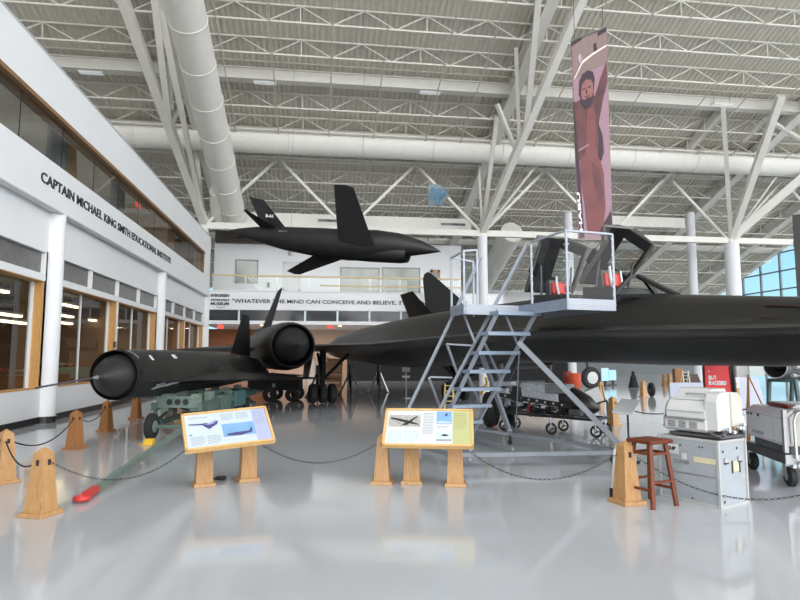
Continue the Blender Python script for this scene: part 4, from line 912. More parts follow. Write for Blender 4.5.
board(A(381.5, 445.5, 7.66), R(-6), 1.15, .61, R(43), 'display board with cutaway drawing and yellow green strip, right of the pair', ((412, 483), (455.5, 485.5)), kind=2)
sg1l = G(190, 487)+V((0, 0, .52)); sg1r = G(260, 482)+V((0, 0, .5))
chain(bA+Z5+RT*.08, sg1l+V((-.02, .05, 0)), .30, 'dark chain from nearest left post to first display board')
chain(sg1r+RT*.0, bK+Z5k-RT*.08, .25, 'dark chain between the two display boards')
chain(G(466, 486)+V((0, 0, .48)), bF+Z5-RT*.09, .34, 'dark chain from second display board to post beside stool')
chain(bF+Z5+RT*.08, A(872, 466, 6.3), .42, 'dark chain crossing in front of grey steel case at right')
chain(bG+Z5+RT*.08, A(700, 404, 10.2), .22, 'dark chain from the post behind white placard towards red sign', 1.2)
chain(bG+Z5-RT*.08, bI+Z5+RT*.05, .25, 'dark chain between post behind placard and post behind tilted board', 1.4)
# small black clamp on the floor by the first board
p = G(221, 480); b = MB(); b.lathe(p+V((-.07, 0, .03)), RT, [(0, .01), (.02, .03), (.12, .03), (.14, .01)], 12); b.bar(p+V((-.16, .03, .015)), p+V((-.04, .0, .02)), .02, .02); b.bar(p+V((.03, -.04, .015)), p+V((.05, .08, .02)), .03, .025)
tag(b.build('cable_plug', INKB), 'small black cable plug lying on floor between legs of left display board', 'plug')
# ================================================================ ROLLING PLATFORM
pf = thing('boarding_stairs', CH(2.0, 10.4, 0), 'grey steel rolling stairs and platform with clear panels beside the black jet cockpit', 'stairs')
e1 = (RT*.94+HD*.342).normalized(); e2 = (HD*.944-RT*.33).normalized()
Pc = A(568, 309.5, 9.0); zf = Pc.z+.17; Pc = V((Pc.x, Pc.y, 0))
def PP(u_, v_, z): return Pc+e1*u_+e2*v_+V((0, 0, z))
def slabp(u0, u1, v0, v1, z0, z1): return MB().hexa([PP(u0, v0, z0), PP(u1, v0, z0), PP(u1, v1, z0), PP(u0, v1, z0), PP(u0, v0, z1), PP(u1, v0, z1), PP(u1, v1, z1), PP(u0, v1, z1)])
LX = -1.05
slabp(0.02, .86, .02, 1.95, zf-.05, zf-.01).build('platform_deck', PLATT, pf)
slabp(LX, .02, 1.42, 1.95, zf-.06, zf-.01).build('landing_deck', PLATT, pf)
for nm, q in (('front_fascia', (0, .87, -.02, .02)), ('side_fascia', (-.02, .02, 0, 1.42)), ('landing_fascia', (LX, -.02, 1.40, 1.44)), ('end_fascia', (LX-.02, LX+.02, 1.40, 1.95)), ('right_fascia', (.85, .89, 0, 1.95))):
    slabp(*q, zf-.17, zf).build(nm, PLATT if 'side' in nm or 'end' in nm else PLATF, pf)  # side and end faces coloured with bluer steel to mimic a bluish reflection
    slabp(q[0]-.006, q[1]+.006, q[2]-.006, q[3]+.006, zf-.085, zf-.075).build('fascia_groove', STEEL, pf)
HR = 1.04
def rail(pts, nm='handrail', w=.03):
    b = MB()
    for a, c in zip(pts, pts[1:]): b.bar(a, c, w, w)
    return b.build(nm, PLATF, pf)
def post(u_, v_, z0=None, z1=None): b = MB(); b.bar(PP(u_, v_, z0 or zf-.17), PP(u_, v_, z1 or zf+HR), .032, .032); b.build('rail_post', PLATF, pf)
for u_, v_ in ((0, 0), (.86, 0), (0, 1.0)): post(u_, v_)
rail([PP(0, 0, zf+HR), PP(.86, 0, zf+HR)]); rail([PP(0, 0, zf+HR), PP(0, 1.0, zf+HR)])
post(LX, 1.42, None, zf+.90); post(LX, 1.93, None, zf+.90); post(-.80, 1.42, None, zf+.93); post(-.62, 1.93, None, zf+.82)
rail([PP(-.8, 1.42, zf+.93), PP(LX, 1.42, zf+.9), PP(LX, 1.93, zf+.86), PP(-.62, 1.93, zf+.82)]); 
def plex(a, c, z0, z1): b = MB(); d = c-a; nn = d.cross(V((0, 0, 1))).normalized()*.006; b.prism([a+V((0, 0, z0)), c+V((0, 0, z0)), c+V((0, 0, z1)), a+V((0, 0, z1))], nn); lab(b.build('clear_panel', PLEXI, pf), 'clear acrylic panel')
plex(PP(.03, 0, 0), PP(.83, 0, 0), zf, zf+HR-.03); plex(PP(0, .03, 0), PP(0, .97, 0), zf, zf+HR-.03); plex(PP(LX+.02, 1.42, 0), PP(-.82, 1.42, 0), zf, zf+.86)
for k in range(8):
    z = zf+.08+.125*k
    for u_, v_ in ((.03, -.012), (.83, -.012), (-.012, .05), (-.012, .95)): b = MB(); b.cyl(PP(u_, v_, z)-HD*.004, PP(u_, v_, z)-HD*.014, .009, n=6); b.build('panel_bolt', ALU, pf)
# stairs going down along the jet
s_top = A(537, 311, 9.95); s_bot = G(470, 437.5, .12); W = e1*.72
for o in (V((0, 0, 0)), -W):
    b = MB(); b.bar(s_top+o, s_bot+o, .045, .06); b.build('stringer', PLATF, pf)
sd = (s_bot-s_top); hor = V((sd.x, sd.y, 0)).normalized()
for k in range(7):
    f = (k+.25)/7.2; c = s_top+sd*f-W*.5; b = MB(); b.box(c+V((0, 0, .03)), (.80, .25, .06), X=e1, Y=hor); b.build('tread', PLATT, pf)
r_bot = A(440, 409, 11.1); r_top = A(527, 244, 9.98)
l_bot = A(408, 410, 11.1); l_top = A(481, 257, 10.3)
for a, c in ((r_bot, r_top), (l_bot, l_top)):
    b = MB(); b.bar(a, c, .045, .045); b.build('stair_handrail', PLATF, pf)
def dh(y): return 9.98+(y-244)/165*1.12
def ds(y): return 9.95+(y-311)/126*2.2
for x1, y1, x2, y2 in ((464, 315, 475, 343), (447, 344, 458, 375), (429, 378, 440, 407), (503, 309, 517, 343), (485, 344, 500, 378), (468, 376, 483, 411)):
    b = MB(); b.bar(A(x1, y1, dh(y1)), A(x2, y2, ds(y2)), .035, .035); b.build('lattice_bar', PLATF, pf)
for (a, c, d1), (x, y, d2) in (((447, 344, 10.7), (472, 345.5, 10.5)), ((430, 377, 10.95), (452, 377.5, 11.1))):
    b = MB(); b.bar(A(a, c, d1), A(x, y, d2), .035, .03); b.build('tie_bar', PLATF, pf)
# base frame and braces
fl_, fr_, rr_ = A(456, 455, 9.25), A(614, 452.5, 9.5), A(509.5, 434, 11.7)
for a, c, w in ((fl_, fr_, .06), (A(414, 444.5, 10.3), fl_, .075), (rr_, A(614, 449.5, 9.7), .06), (A(518.5, 342, 9.95), A(622, 447, 9.55), .085), (A(481, 352, 11.1), A(509, 430, 11.75), .07), (A(414, 444.5, 10.3), A(397, 430, 12.3), .05), (A(519, 352, 9.9), A(516, 430, 11.7), .02), (A(466, 428, 12.1), rr_, .05), (fl_, A(440, 436, 11.7), .05), (A(471, 436.5, 12.0), A(513, 449, 10.5), .05), (fr_, A(617, 452, 9.4)+e2*1.3, .06)):
    b = MB(); b.bar(a, c, w, w); b.build('base_bar', mat('base_bar_grey', (.22, .24, .27), .45), pf)
b = MB(); b.bar(A(470, 449, 9.28), A(470, 460.5, 9.28), .03); b.build('stop_pin', PLATF, pf)
for px, py, r in ((418, 464, .085), (510, 444.5, .10), (613, 462, .085)):
    g = G(px, py); c = g+V((0, 0, r)); b = MB(); b.cyl(c-RT*.022, c+RT*.022, r, n=24); w = b.build('caster_wheel', RUBBER, pf, 40)
    b = MB(); b.bar(c-RT*.03, c-RT*.03+V((0, 0, r+.06)), .012, .05); b.bar(c+RT*.03, c+RT*.03+V((0, 0, r+.06)), .012, .05); b.box(c+V((0, 0, r+.07)), (.08, .08, .02)); b.cyl(c-RT*.04, c+RT*.04, .02, n=10); b.build('caster_fork', STEEL, w)
# ================================================================ STOOL, CASE, MACHINE
p = G(651, 499); sx = CH((645-400)/600*6.98, 6.98)
st = thing('bar_stool', (sx.x, sx.y, 0), 'red brown wooden bar stool between oak post and grey case', 'stool')
sX = RT*cos(R(28))+HD*sin(R(28)); sY = HD*cos(R(28))-RT*sin(R(28)); zs = .735
b = MB(); b.frus(sx+V((0, 0, zs-.045)), (.37, .33), (.39, .35), .03, sX, sY); b.frus(sx+V((0, 0, zs-.015)), (.39, .35), (.36, .32), .015, sX, sY); b.build('seat', STOOLW, st, bevel=.01)
lg = []
for i, j in ((-1, -1), (1, -1), (1, 1), (-1, 1)):
    t_ = sx+sX*i*.125+sY*j*.11+V((0, 0, zs-.045)); f_ = sx+sX*i*.19+sY*j*.175; lg.append((t_, V((f_.x, f_.y, 0)))); b = MB(); b.bar(lg[-1][0], lg[-1][1], .04, .04); b.build('leg', STOOLW, st)
for i in range(4):
    for f in (.16, .60+.12*(i % 2)):
        a = mix(*lg[i], f); c = mix(*lg[(i+1) % 4], f); b = MB(); b.bar(a, c, .022, .028); b.build('rung', STOOLW, st)
Nc = G(721, 509.5); Lc = G(661.5, 496.5); Rc = G(744, 502.5); cu = (Lc-Nc); UL = cu.length; cu.normalize(); cv = V((-cu.y, cu.x, 0))
if cv.dot(Rc-Nc) < 0: cv = -cv
VL = (Rc-Nc).dot(cv); CHT = .735
def K(u_, v_, z): return Nc+cu*u_+cv*v_+V((0, 0, z))
def kbox(u0, u1, v0, v1, z0, z1, mb=None): return (mb or MB()).hexa([K(u0, v0, z0), K(u1, v0, z0), K(u1, v1, z0), K(u0, v1, z0), K(u0, v0, z1), K(u1, v0, z1), K(u1, v1, z1), K(u0, v1, z1)])
cs = thing('equipment_case', K(UL/2, VL/2, 0), 'grey steel equipment case with latches and stencilled labels beside the stool', 'case')
kbox(0, UL, 0, VL, .015, CHT-.03).build('body', GREYC, cs, bevel=.008)
kbox(-.006, UL+.006, -.006, VL+.006, CHT-.035, CHT).build('lid', GREYCL, cs, bevel=.008)
b = MB()
for u_, v_ in ((0, 0), (UL, 0), (0, VL), (UL, VL)): kbox(u_-.014, u_+.014, v_-.014, v_+.014, 0, CHT, b)
kbox(-.01, UL+.01, -.01, VL+.01, 0, .03, b); b.build('edge_frame', GREYCL, cs)
kbox(.03, UL-.03, -.004, .0, .32, .335).build('seam', STEEL, cs); kbox(-.004, 0, .03, VL-.03, .30, .315).build('seam', STEEL, cs)
def kp(name, u0, u1, z0, z1, m, face=0, par=None, off=.006):
    if face == 0: o = kbox(u0, u1, -off, 0, z0, z1).build(name, m, par or cs)
    else: o = kbox(-off, 0, u0, u1, z0, z1).build(name, m, par or cs)
    return o
sl = kp('stencil_label', UL*.66, UL*.88, .53, .64, PAPER); kp('tan_sticker', UL*.04, UL*.40, .47, .53, TAN); kp('tag_sticker', UL*.52, UL*.60, .48, .55, PAPER)
b = MB(); put_text(b, 'CLIP', K(UL*.86, -.008, .575), -cu, (0, 0, 1), UL*.16, .035, bold=.05, depth=.004); b.build('label_print', INKB, sl)
b = MB(); put_text(b, 'CV-58', K(UL*.74, -.004, .43), -cu, (0, 0, 1), UL*.26, .04, bold=.05, depth=.003); lab(b.build('stencil', GREYM, cs), 'dark stencilled code')
for u_, z in ((.80*UL, .655), (.62*UL, .64), (.30*UL, .645), (.25*UL, .645), (.45*UL, .06)): kp('rivet_plate', u_-.008, u_+.008, z-.008, z+.008, INKB)
for v_, z in ((.14, .60), (.12, .055), (.66, .62)): kp('bolt', VL*v_, VL*v_+.022, z, z+.025, INKB, 1)
for v_ in (.18, .68): kp('latch', VL*v_, VL*v_+.07, .49, .54, STEEL, 1, off=.018); kp('latch_hook', VL*v_, VL*v_+.07, .475, .49, INKB, 1, off=.02)
kp('handle_slot', VL*.46, VL*.50, .36, .50, INKB, 1); kp('handle_slot', VL*.74, VL*.78, .36, .50, INKB, 1); kp('tan_sticker', VL*.53, VL*.72, .38, .49, TAN, 1)
mc = thing('white_machine', K(UL/2, VL/2, CHT), 'white ribbed metal machine with vent panel on top of grey steel case', 'machine')
z0 = CHT; UM = UL-.10
kbox(-.02, UM-.02, .03, VL-.02, z0+.02, z0+.05).build('tray', GREYD, mc)
def kext(prof, u0, u1):     # profile in (v,z) extruded along u
    b = MB(); return b.prism([K(u0, v_, z0+z) for v_, z in prof], cu*(u1-u0))
kext([(.0, .10), (.0, .20), (.02, .22), (.40, .22), (.40, .08), (.04, .07)], .13, UM+.02).build('vent_housing', WHITEM, mc, bevel=.008)
for k in range(3):
    b = MB(); u0 = UM-.03-.135*k; kbox(u0-.10, u0, -.006, .0, z0+.11, z0+.185, b); g_ = b.build('vent_grille', mat('vent_grey', (.42, .44, .46), .5), mc)
    b = MB()
    for i in range(4): kbox(u0-.095, u0-.005, -.009, -.005, z0+.118+.018*i, z0+.124+.018*i, b)
    b.build('vent_slat', GREYD, g_)
kbox(.14, UM+.02, -.012, .03, z0+.20, z0+.225).build('trim_strip', STEEL, mc)
dpr = [(.01, .225), (.015, .30), (.04, .36), (.09, .42), (.15, .455), (.30, .455), (.34, .40), (.34, .225)]
kext(dpr, .14, UM).build('drum_cover', WHITEM, mc, 35, bevel=.006)
b = MB()
for zz in ((.012, .30), (.10, .428)):
    b.bar(K(.15, zz[0]-.006, z0+zz[1]), K(UM-.01, zz[0]-.006, z0+zz[1]), .008, .006)
b.build('cover_rib', GREYC, mc)
kext([(.16, .45), (.18, .54), (.22, .56), (.48, .56), (.50, .5), (.50, .3), (.16, .3)], .16, UM-.06).build('rear_cover', WHITEM, mc, bevel=.01)
b = MB(); b.tube([K(.2, .155, z0+.48), K(.2, .13, z0+.50), K(.44, .13, z0+.50), K(.44, .155, z0+.48)], .008, 6); b.build('handle', STEEL, mc)
kext([(.03, .10), (.02, .42), (.06, .50), (.14, .53), (.28, .53), (.28, .10)], .0, .15).build('side_cover', WHITEM, mc, bevel=.01)
kext([(.28, .14), (.28, .53), (.42, .52), (.50, .45), (.50, .14)], -.02, .16).build('end_cover', CREAM, mc, bevel=.01)
b = MB(); b.tube([K(-.03, .05, z0+.05), K(-.04, .15, z0+.12), K(-.03, .28, z0+.08), K(-.04, .40, z0+.14), K(-.02, .48, z0+.05)], .018, 8); b.tube([K(.10, -.01, z0+.09), K(.0, .0, z0+.05), K(-.03, .12, z0+.06)], .014, 8); b.build('hose', GREYD, mc, 60)
for v_, zz in ((.12, .11), (.22, .09), (.34, .13), (.42, .16)): b = MB(); c = K(-.045, v_, z0+zz); b.cyl(c, c-cu*.035, .022, n=12); lab(b.build('fitting', ALU, mc, 40), 'shiny metal fitting')
b = MB(); b.tube([K(UM+.03, .02, z0+.10), K(UM+.05, .05, z0+.2), K(UM+.04, .1, z0+.36), K(UM, .14, z0+.44)], .018, 8); b.build('side_pipe', STEEL, mc, 60)
b = MB(); kbox(-.03, .02, VL-.09, VL-.01, z0+.08, z0+.26, b); lab(b.build('end_block', mat('pale_cyan_plastic', (.55, .70, .74), .3), mc, bevel=.02), 'pale cyan translucent block')
# ================================================================ CART AT RIGHT EDGE
q2 = (HD*.985+RT*.17).normalized(); q1_ = V((q2.y, -q2.x, 0)); N2 = CH(5.0, 7.95)
def C2(u_, v_, z): return N2+q1_*u_+q2*v_+V((0, 0, z))
def cbox(u0, u1, v0, v1, z0, z1, mb=None): return (mb or MB()).hexa([C2(u0, v0, z0), C2(u1, v0, z0), C2(u1, v1, z0), C2(u0, v1, z0), C2(u0, v0, z1), C2(u1, v0, z1), C2(u1, v1, z1), C2(u0, v1, z1)])
ct = thing('equipment_cart', C2(.4, .6, 0), 'grey wheeled steel cart at the right edge carrying white unit', 'cart')
cbox(-.04, .95, -.12, 1.35, .33, .40).build('deck', STEEL, ct, bevel=.01)
cbox(-.06, -.02, -.14, 1.37, .30, .42).build('side_rail', GREYD, ct); cbox(-.06, .97, -.16, -.12, .30, .42).build('end_rail', STEEL, ct)
cbox(-.05, .0, -.13, -.07, .44, .98).build('corner_post', STEEL, ct); cbox(-.05, .0, 1.28, 1.34, .36, .80).build('corner_post', STEEL, ct)
b = MB(); b.tube([C2(.05, -.2, .38), C2(.05, -.2, .85), C2(.08, -.2, .95), C2(.18, -.2, 1.0), C2(.75, -.2, 1.0), C2(.85, -.2, .9), C2(.85, -.2, .38)], .02, 8); b.build('push_handle', ALU, ct, 60)
for u_, v_, r in ((.05, -.0, .125), (.06, 1.22, .125), (.88, -.0, .125), (.88, 1.22, .125)):
    c = C2(u_, v_, r); b = MB(); b.lathe(c-q1_*.05, q1_, [(0, .05), (0, .10), (.02, r), (.08, r), (.10, .10), (.10, .05)], 26); w = b.build('wheel', RUBBER, ct, 40)
    b = MB(); b.cyl(c-q1_*.056, c+q1_*.056, .05, n=14); b.bar(c-q1_*.065, c-q1_*.065+V((0, 0, .23)), .015, .05); b.build('caster_fork', STEEL, w)
b = MB(); b.bar(C2(.05, -.1, .25), C2(.05, -.1, .36), .05); b.torus(C2(.08, -.22, .30), q1_, .05, .012, 14, 6); b.build('tow_hook', ALU, ct)
un = thing('white_unit', C2(.4, .65, .40), 'white riveted equipment unit on grey cart with dark red strip on lid', 'machine')
cbox(.08, .85, .02, 1.15, .40, .53).build('ribbed_base', GREYD, un)
b = MB()
for k in range(16): cbox(.06, .08, .06+.068*k, .09+.068*k, .41, .52, b)
b.build('base_fin', GREYM, un)
b = MB(); b.prism([C2(u_, -.02, z) for u_, z in ((-.0, .51), (-.0, .89), (.09, .96), (.85, .98), (.9, .92), (.9, .51))], q2*1.22); b.build('housing', mat('bright_white_enamel', (.86, .87, .90), .4, noise=.02), un, bevel=.012)
b = MB(); b.prism([C2(u_, -.06, z) for u_, z in ((.06, .53), (.05, .88), (.14, .97), (.84, .99), (.92, .91), (.92, .53))], q2*.08); b.build('end_panel', CREAM, un, bevel=.012)
b = MB()
for k in range(20):
    for z in (.535, .86): b.cyl(C2(-.004, .02+k*.06, z), C2(.002, .02+k*.06, z), .007, n=6)
for k in range(5): b.cyl(C2(-.004, .30, .55+.055*k), C2(.002, .3, .55+.055*k), .007, n=6)
b.build('rivet', GREYM, un)
b = MB()
for v_ in (1.12, 1.02, .78): cbox(-.008, .0, v_-.025, v_+.02, .88-.06, .88-.025, b)
b.build('port', INKB, un)
b = MB()
for k in range(2): b.prism([C2(-.003, v_, .60-.025*k+z) for v_, z in ((1.0, 0), (.62, 0), (.62, .012), (1.0, .012))], q1_*-.002)
lab(b.build('stencil', INKG, un), 'grey stencil lines')
b = MB(); b.prism([C2(.22+u_, .25, 0.975+z) for u_, z in ((0, 0), (.06, .05), (.4, .05), (.46, 0))], q2*.75); b.build('lid_cap', WHITEM, un)
cbox(.20, .235, .30, .95, .975, 1.015).build('red_strip', DRED, un)
# ================================================================ RED SIGN, EASEL, BOARDS
sgn = thing('red_sign', CH((718-400)/600*9.6, 9.6), 'red sign on black stand naming the black jet', 'sign')
TLs, TRs, BRs, BLs = A(704.5, 365.5, 9.7), A(730, 366, 9.7), A(731.5, 397, 9.65), A(706, 394.5, 9.65)
ns = (TRs-TLs).cross(BLs-TLs).normalized(); ns = ns if ns.dot(HD) < 0 else -ns
b = MB(); b.prism([TLs, TRs, BRs, BLs], -ns*.02); pn = b.build('panel', SIGNRED, sgn)
ex = (TRs-TLs).normalized(); ey = (TLs-BLs).normalized(); wd = (TRs-TLs).length; ht = (TLs-BLs).length
for s, fu, fv, w, h in (('A', .13, .77, .05, .045), ('SR-71', .12, .52, .30, .075), ('BLACKBIRD', .12, .34, .70, .075)):
    b = MB(); put_text(b, s, BLs+ex*wd*fu+ey*ht*fv+ns*.003, ex, ey, wd*w, h*.8, bold=.05, depth=.004); b.build('lettering', INKW, pn)
b = MB(); b.bar(A(732.5, 364, 9.7), A(740.5, 440, 9.5), .03, .03); b.bar(A(731, 364, 9.7), A(734, 397, 9.65), .06, .02); b.bar(A(703, 366, 9.72), A(705, 396, 9.68), .02, .02); b.build('stand', INKB, sgn)
g = A(740.5, 440, 9.5); b = MB(); b.bar(g, (g.x, g.y, .02), .03, .03); b.cyl((g.x, g.y, 0), (g.x, g.y, .03), .2, n=24); b.build('foot', INKB, sgn)
ap = A(748, 375, 10.5); es = thing('wooden_easel', (ap.x, ap.y, 0), 'slim brown wooden tripod easel behind white unit', 'easel')
for q in (CH(5.62, 9.9), CH(6.45, 10.2), CH(6.35, 11.1)): b = MB(); b.bar(ap, q, .035, .02); b.build('leg', OAKD, es)
b = MB(); b.bar(A(740.5, 410, 10.25), A(756, 408, 10.3), .03, .025); b.build('ledge', STOOLW, es); b = MB(); b.bar(ap-V((0, 0, .04)), A(747, 415, 10.6), .02, .02); b.build('mast', INKB, es)
p = A(748, 398, 12.3); b = MB(); b.prism([A(731, 377, 12.3), A(758, 378, 12.2), A(768, 416, 12.0), A(733, 414, 12.1)], HD*.05); L_ = A(768, 416, 12.0)
t = tag(b.build('lavender_panel', mat('pale_lavender_panel', (.40, .43, .52), .45, noise=.02)), 'pale lavender panel standing behind the wooden easel', 'board')
b = MB(); a, c = A(737, 414, 12.15), A(762, 415, 12.1); b.bar(a, (a.x, a.y, 0), .06, .05); b.bar(c, (c.x, c.y, 0), .06, .05); b.build('foot', GREYC, t)
b = MB(); b.prism([A(731, 378, 11.6), A(739, 377, 11.6), A(740, 388, 11.6), A(732, 388, 11.6)], HD*.02); w_ = tag(b.build('paper_notice', PAPER), 'white paper notice on a post beside the red sign', 'notice')
b = MB(); b.bar(A(735, 388, 11.62), V((A(735, 388, 11.62).x, A(735, 388, 11.62).y, 0)), .16, .03); b.build('notice_post', OAK, w_)
b = MB(); b.cyl(A(735.5, 384, 11.59), A(735.5, 384, 11.585), .03, n=12); b.build('stamp', mat('pink_print', (.7, .3, .35)), w_)
p = A(742, 362, 15); b = MB(); b.bb(p.x-.16, p.x+.16, p.y, p.y+.3, 0, p.z); tag(b.build('plinth', GREYCL, bevel=.01), 'tall pale grey plinth beyond the easel', 'plinth')
# small white placard
p = A(627, 407, 9.7); sc = thing('placard', CH((627.5-400)/600*9.75, 9.75), 'small white tilted placard on thin black post', 'placard')
b = MB(); b.prism([A(612, 412.5, 9.5), A(632, 414.5, 9.45), A(640.5, 401, 10.0), A(621.5, 399.5, 10.05)], V((0, 0, .015))); pl = b.build('plate', PAPER, sc)
b = MB(); b.prism([A(612, 413.2, 9.495), A(632, 415.2, 9.445), A(632, 414.5, 9.45), A(612, 412.5, 9.5)], HD*-.01); b.build('edge', INKG, pl)
q = A(627.5, 409, 9.75); b = MB(); b.bar(q, (q.x, q.y, .02), .025, .02); b.build('post', INKB, sc); b = MB(); b.cyl((q.x, q.y, 0), (q.x, q.y, .025), .16, n=24); b.build('foot', INKB, sc)
b = MB(); b.prism([A(611, 488, 7.30), A(635, 490, 7.25), A(637, 450, 7.4), A(614, 449, 7.45)], HD*.02); a, c = A(611, 488, 7.31), A(635, 490, 7.27); wb = b
wbo = tag(wb.build('notice_board', PAPER), 'white board standing behind the oak post by the stool', 'board')
b = MB(); b.bar(a, (a.x, a.y, 0), .03, .03); b.bar(c, (c.x, c.y, 0), .03, .03); b.build('foot', INKB, wbo)
# ================================================================ JET ENGINE
ec = A(775, 367, 14.2); eng = thing('jet_engine', (ec.x+.6, ec.y+.4, 0), 'dark jet engine with shiny intake ring on a stand behind the white unit', 'engine')
ed = (RT*.80+HD*.6).normalized(); ed = V((ed.x, ed.y, 0)).normalized()
b = MB(); b.lathe(ec, ed, [(0, .245), (.1, .27), (.4, .27), (.5, .34), (.8, .34), (.85, .29), (1.5, .30), (1.6, .38), (1.9, .36), (2.4, .28), (2.45, .02)], 32); b.build('casing', GREYD, eng, 40)
b = MB(); b.torus(ec, ed, .255, .012, 36, 8); lab(b.build('intake_ring', STEEL, eng, 60), 'shiny intake ring')
b = MB(); b.lathe(ec+ed*.02, ed, [(0, .24), (.25, .23), (.26, .02)], 30); b.lathe(ec+ed*.02, ed, [(0, .01), (.1, .07), (.24, .1)], 16); b.build('intake', DBLACK, eng, 40)
b = MB()
for i in range(9):
    a = 2*pi*i/9; d, x, y = b.frame(ed); c = ec+ed*(.3+.12*(i % 4))+(x*cos(a)+y*sin(a))*.31; b.cyl(c, c+ed*.25, .045, n=8); b.cyl(c+ed*.3, c+ed*.5+(x*cos(a+.4)+y*sin(a+.4))*.08, .02, n=6)
b.build('accessory', STEEL, eng, 40)
for o in (.35, 1.7):
    c = ec+ed*o; n_ = V((-ed.y, ed.x, 0)); b = MB(); b.bar(c-V((0, 0, .32))-n_*.3, c-V((0, 0, .32))+n_*.3, .08); 
    for s in (-.28, .28): b.bar(c-V((0, 0, .3))+n_*s, V((c.x, c.y, 0))+n_*s*1.3, .07)
    b.build('stand', mat('teal_stand', (.05, .085, .085), .5), eng)
# ================================================================ EQUIPMENT UNDER THE BLACK JET
u0 = CH((505-400)/600*14.2, 14.2); u1 = CH((600-400)/600*12.9, 12.9); ax = (u1-u0).normalized(); AL = (u1-u0).length; nx = V((-ax.y, ax.x, 0))
def E_(f, w, z): return u0+ax*(AL*f)+nx*w+V((0, 0, z))
eq = thing('sensor_cart', E_(.5, 0, 0), 'black wheeled cart with speckled metal sensor package under the black jet', 'cart')
for w in (-.32, .32):
    b = MB(); b.bar(E_(0, w, .42), E_(1, w, .36), .05, .06); b.build('frame_rail', SBLACK, eq)
    b = MB(); b.bar(E_(-.05, w, .82), E_(.75, w, .62), .04, .10); bm_ = b.build('upper_rail', SBLACK, eq)
    b = MB()
    for k in range(9): c = E_(-.02+.085*k, w-.021, .82-.022*k); b.cyl(c, c-nx*.012, .026, n=10)
    b.build('rail_hole', GREYCL, bm_)
    for f in (.02, .3, .62): b = MB(); b.bar(E_(f, w, .4), E_(f+.03, w, .78-.18*f), .04); b.build('upright', DRED if f == .3 and w < 0 else SBLACK, eq)
    b = MB(); b.bar(E_(.1, w, .4), E_(.45, w, .68), .03); b.bar(E_(.7, w, .38), E_(.5, w, .64), .03); b.build('brace', SBLACK, eq)
for f in (0, .33, .66, 1): b = MB(); b.bar(E_(f, -.34, .38), E_(f, .34, .38), .05); b.build('cross_bar', SBLACK, eq)
for f, w in ((.04, -.32), (.55, -.36), (.98, -.34), (.04, .32), (.55, .36), (.98, .34)):
    c = E_(f, w, .13); b = MB(); b.torus(c, nx, .105, .025, 24, 8); b.cyl(c-nx*.02, c+nx*.02, .03, n=10)
    for k in range(3): d = ax*cos(k*2.1)+V((0, 0, sin(k*2.1))); b.bar(c, c+d*.1, .018)
    wv = b.build('wheel', RUBBER, eq, 40); b = MB(); b.bar(c-nx*.035, E_(f, w, .37)-nx*.035, .02, .03); b.bar(c+nx*.035, E_(f, w, .37)+nx*.035, .02, .03); b.build('fork', STEEL, wv)
b = MB(); b.hexa([E_(.16, -.30, .66), E_(.62, -.34, .60), E_(.62, .3, .60), E_(.16, .3, .66), E_(.22, -.24, 1.10), E_(.60, -.28, 1.06), E_(.60, .25, 1.06), E_(.22, .25, 1.1)]); lab(b.build('sensor_package', SPECK, eq, bevel=.02), 'speckled silver housing')
b = MB(); b.hexa([E_(.13, -.38, .70), E_(.25, -.40, .66), E_(.25, -.2, .66), E_(.13, -.2, .70), E_(.14, -.34, 1.02), E_(.22, -.36, 1.0), E_(.22, -.2, 1.0), E_(.14, -.2, 1.02)]); b.build('black_hood', SBLACK, eq, bevel=.015)
b = MB(); b.loft([[E_(f, r*cos(a)*.9, z+r*sin(a)) for a in [2*pi*i/18 for i in range(18)]] for f, r, z in ((.55, .20, .80), (.62, .30, .76), (.75, .30, .70), (.88, .22, .62), (.97, .05, .58))]); b.build('black_pod', SBLACK, eq, 50)
b = MB(); b.box(E_(.60, -.1, .98), (.5, .5, .2), X=ax, Y=nx); b.build('screen_box', GREYM, eq, bevel=.02)
for k in range(16):
    f_, w_, z_ = random.uniform(-.05, .85), random.uniform(-.33, .33), random.uniform(.40, .62); b = MB(); b.box(E_(f_, w_, z_), (random.uniform(.08, .3), random.uniform(.05, .2), random.uniform(.06, .2)), X=ax, Y=nx); b.build('module', [SBLACK, SBLACK, GREYD, SPECK][k % 4], eq, bevel=.008)
for k in range(5): b = MB(); b.box(E_(.12+.17*k, .1*(k % 3-1), .50), (.16, .2, .12), X=ax, Y=nx); b.build('module', SBLACK, eq, bevel=.01)
b = MB(); b.box(E_(-.08, .1, .82), (.3, .3, .22), X=ax, Y=nx); b.box(E_(-.02, .0, 1.05), (.5, .3, .10), X=ax, Y=nx); b.build('camera_block', SPECK, eq, bevel=.02)
# tyre with red extinguisher etc.
c = A(489, 412, 14.6); r = c.z*1.0; b = MB(); b.lathe(V((c.x, c.y, .42))-RT*.12, RT, [(0, .2), (0, .34), (.05, .41), (.12, .42), (.19, .41), (.24, .34), (.24, .2), (0, .2)], 30); tag(b.build('spare_tyre', RUBBER, smooth=40), 'big black upright tyre behind the stair base', 'tyre')
p = G(491.5, 426.5); fe = thing('fire_extinguisher', p, 'red fire extinguisher standing behind the boarding stairs base', 'extinguisher')
b = MB(); b.lathe(p, (0, 0, 1), [(0, .08), (.02, .09), (.42, .09), (.48, .06), (.5, .03), (.54, .03)], 18, cap=True); b.build('cylinder', REDP, fe, 40)
b = MB(); b.bar(p+V((0, 0, .54)), p+V((.08, 0, .58)), .03); b.tube([p+V((0, 0, .54)), p+V((-.1, 0, .5)), p+V((-.12, 0, .2))], .012, 6); b.build('valve_hose', INKB, fe)
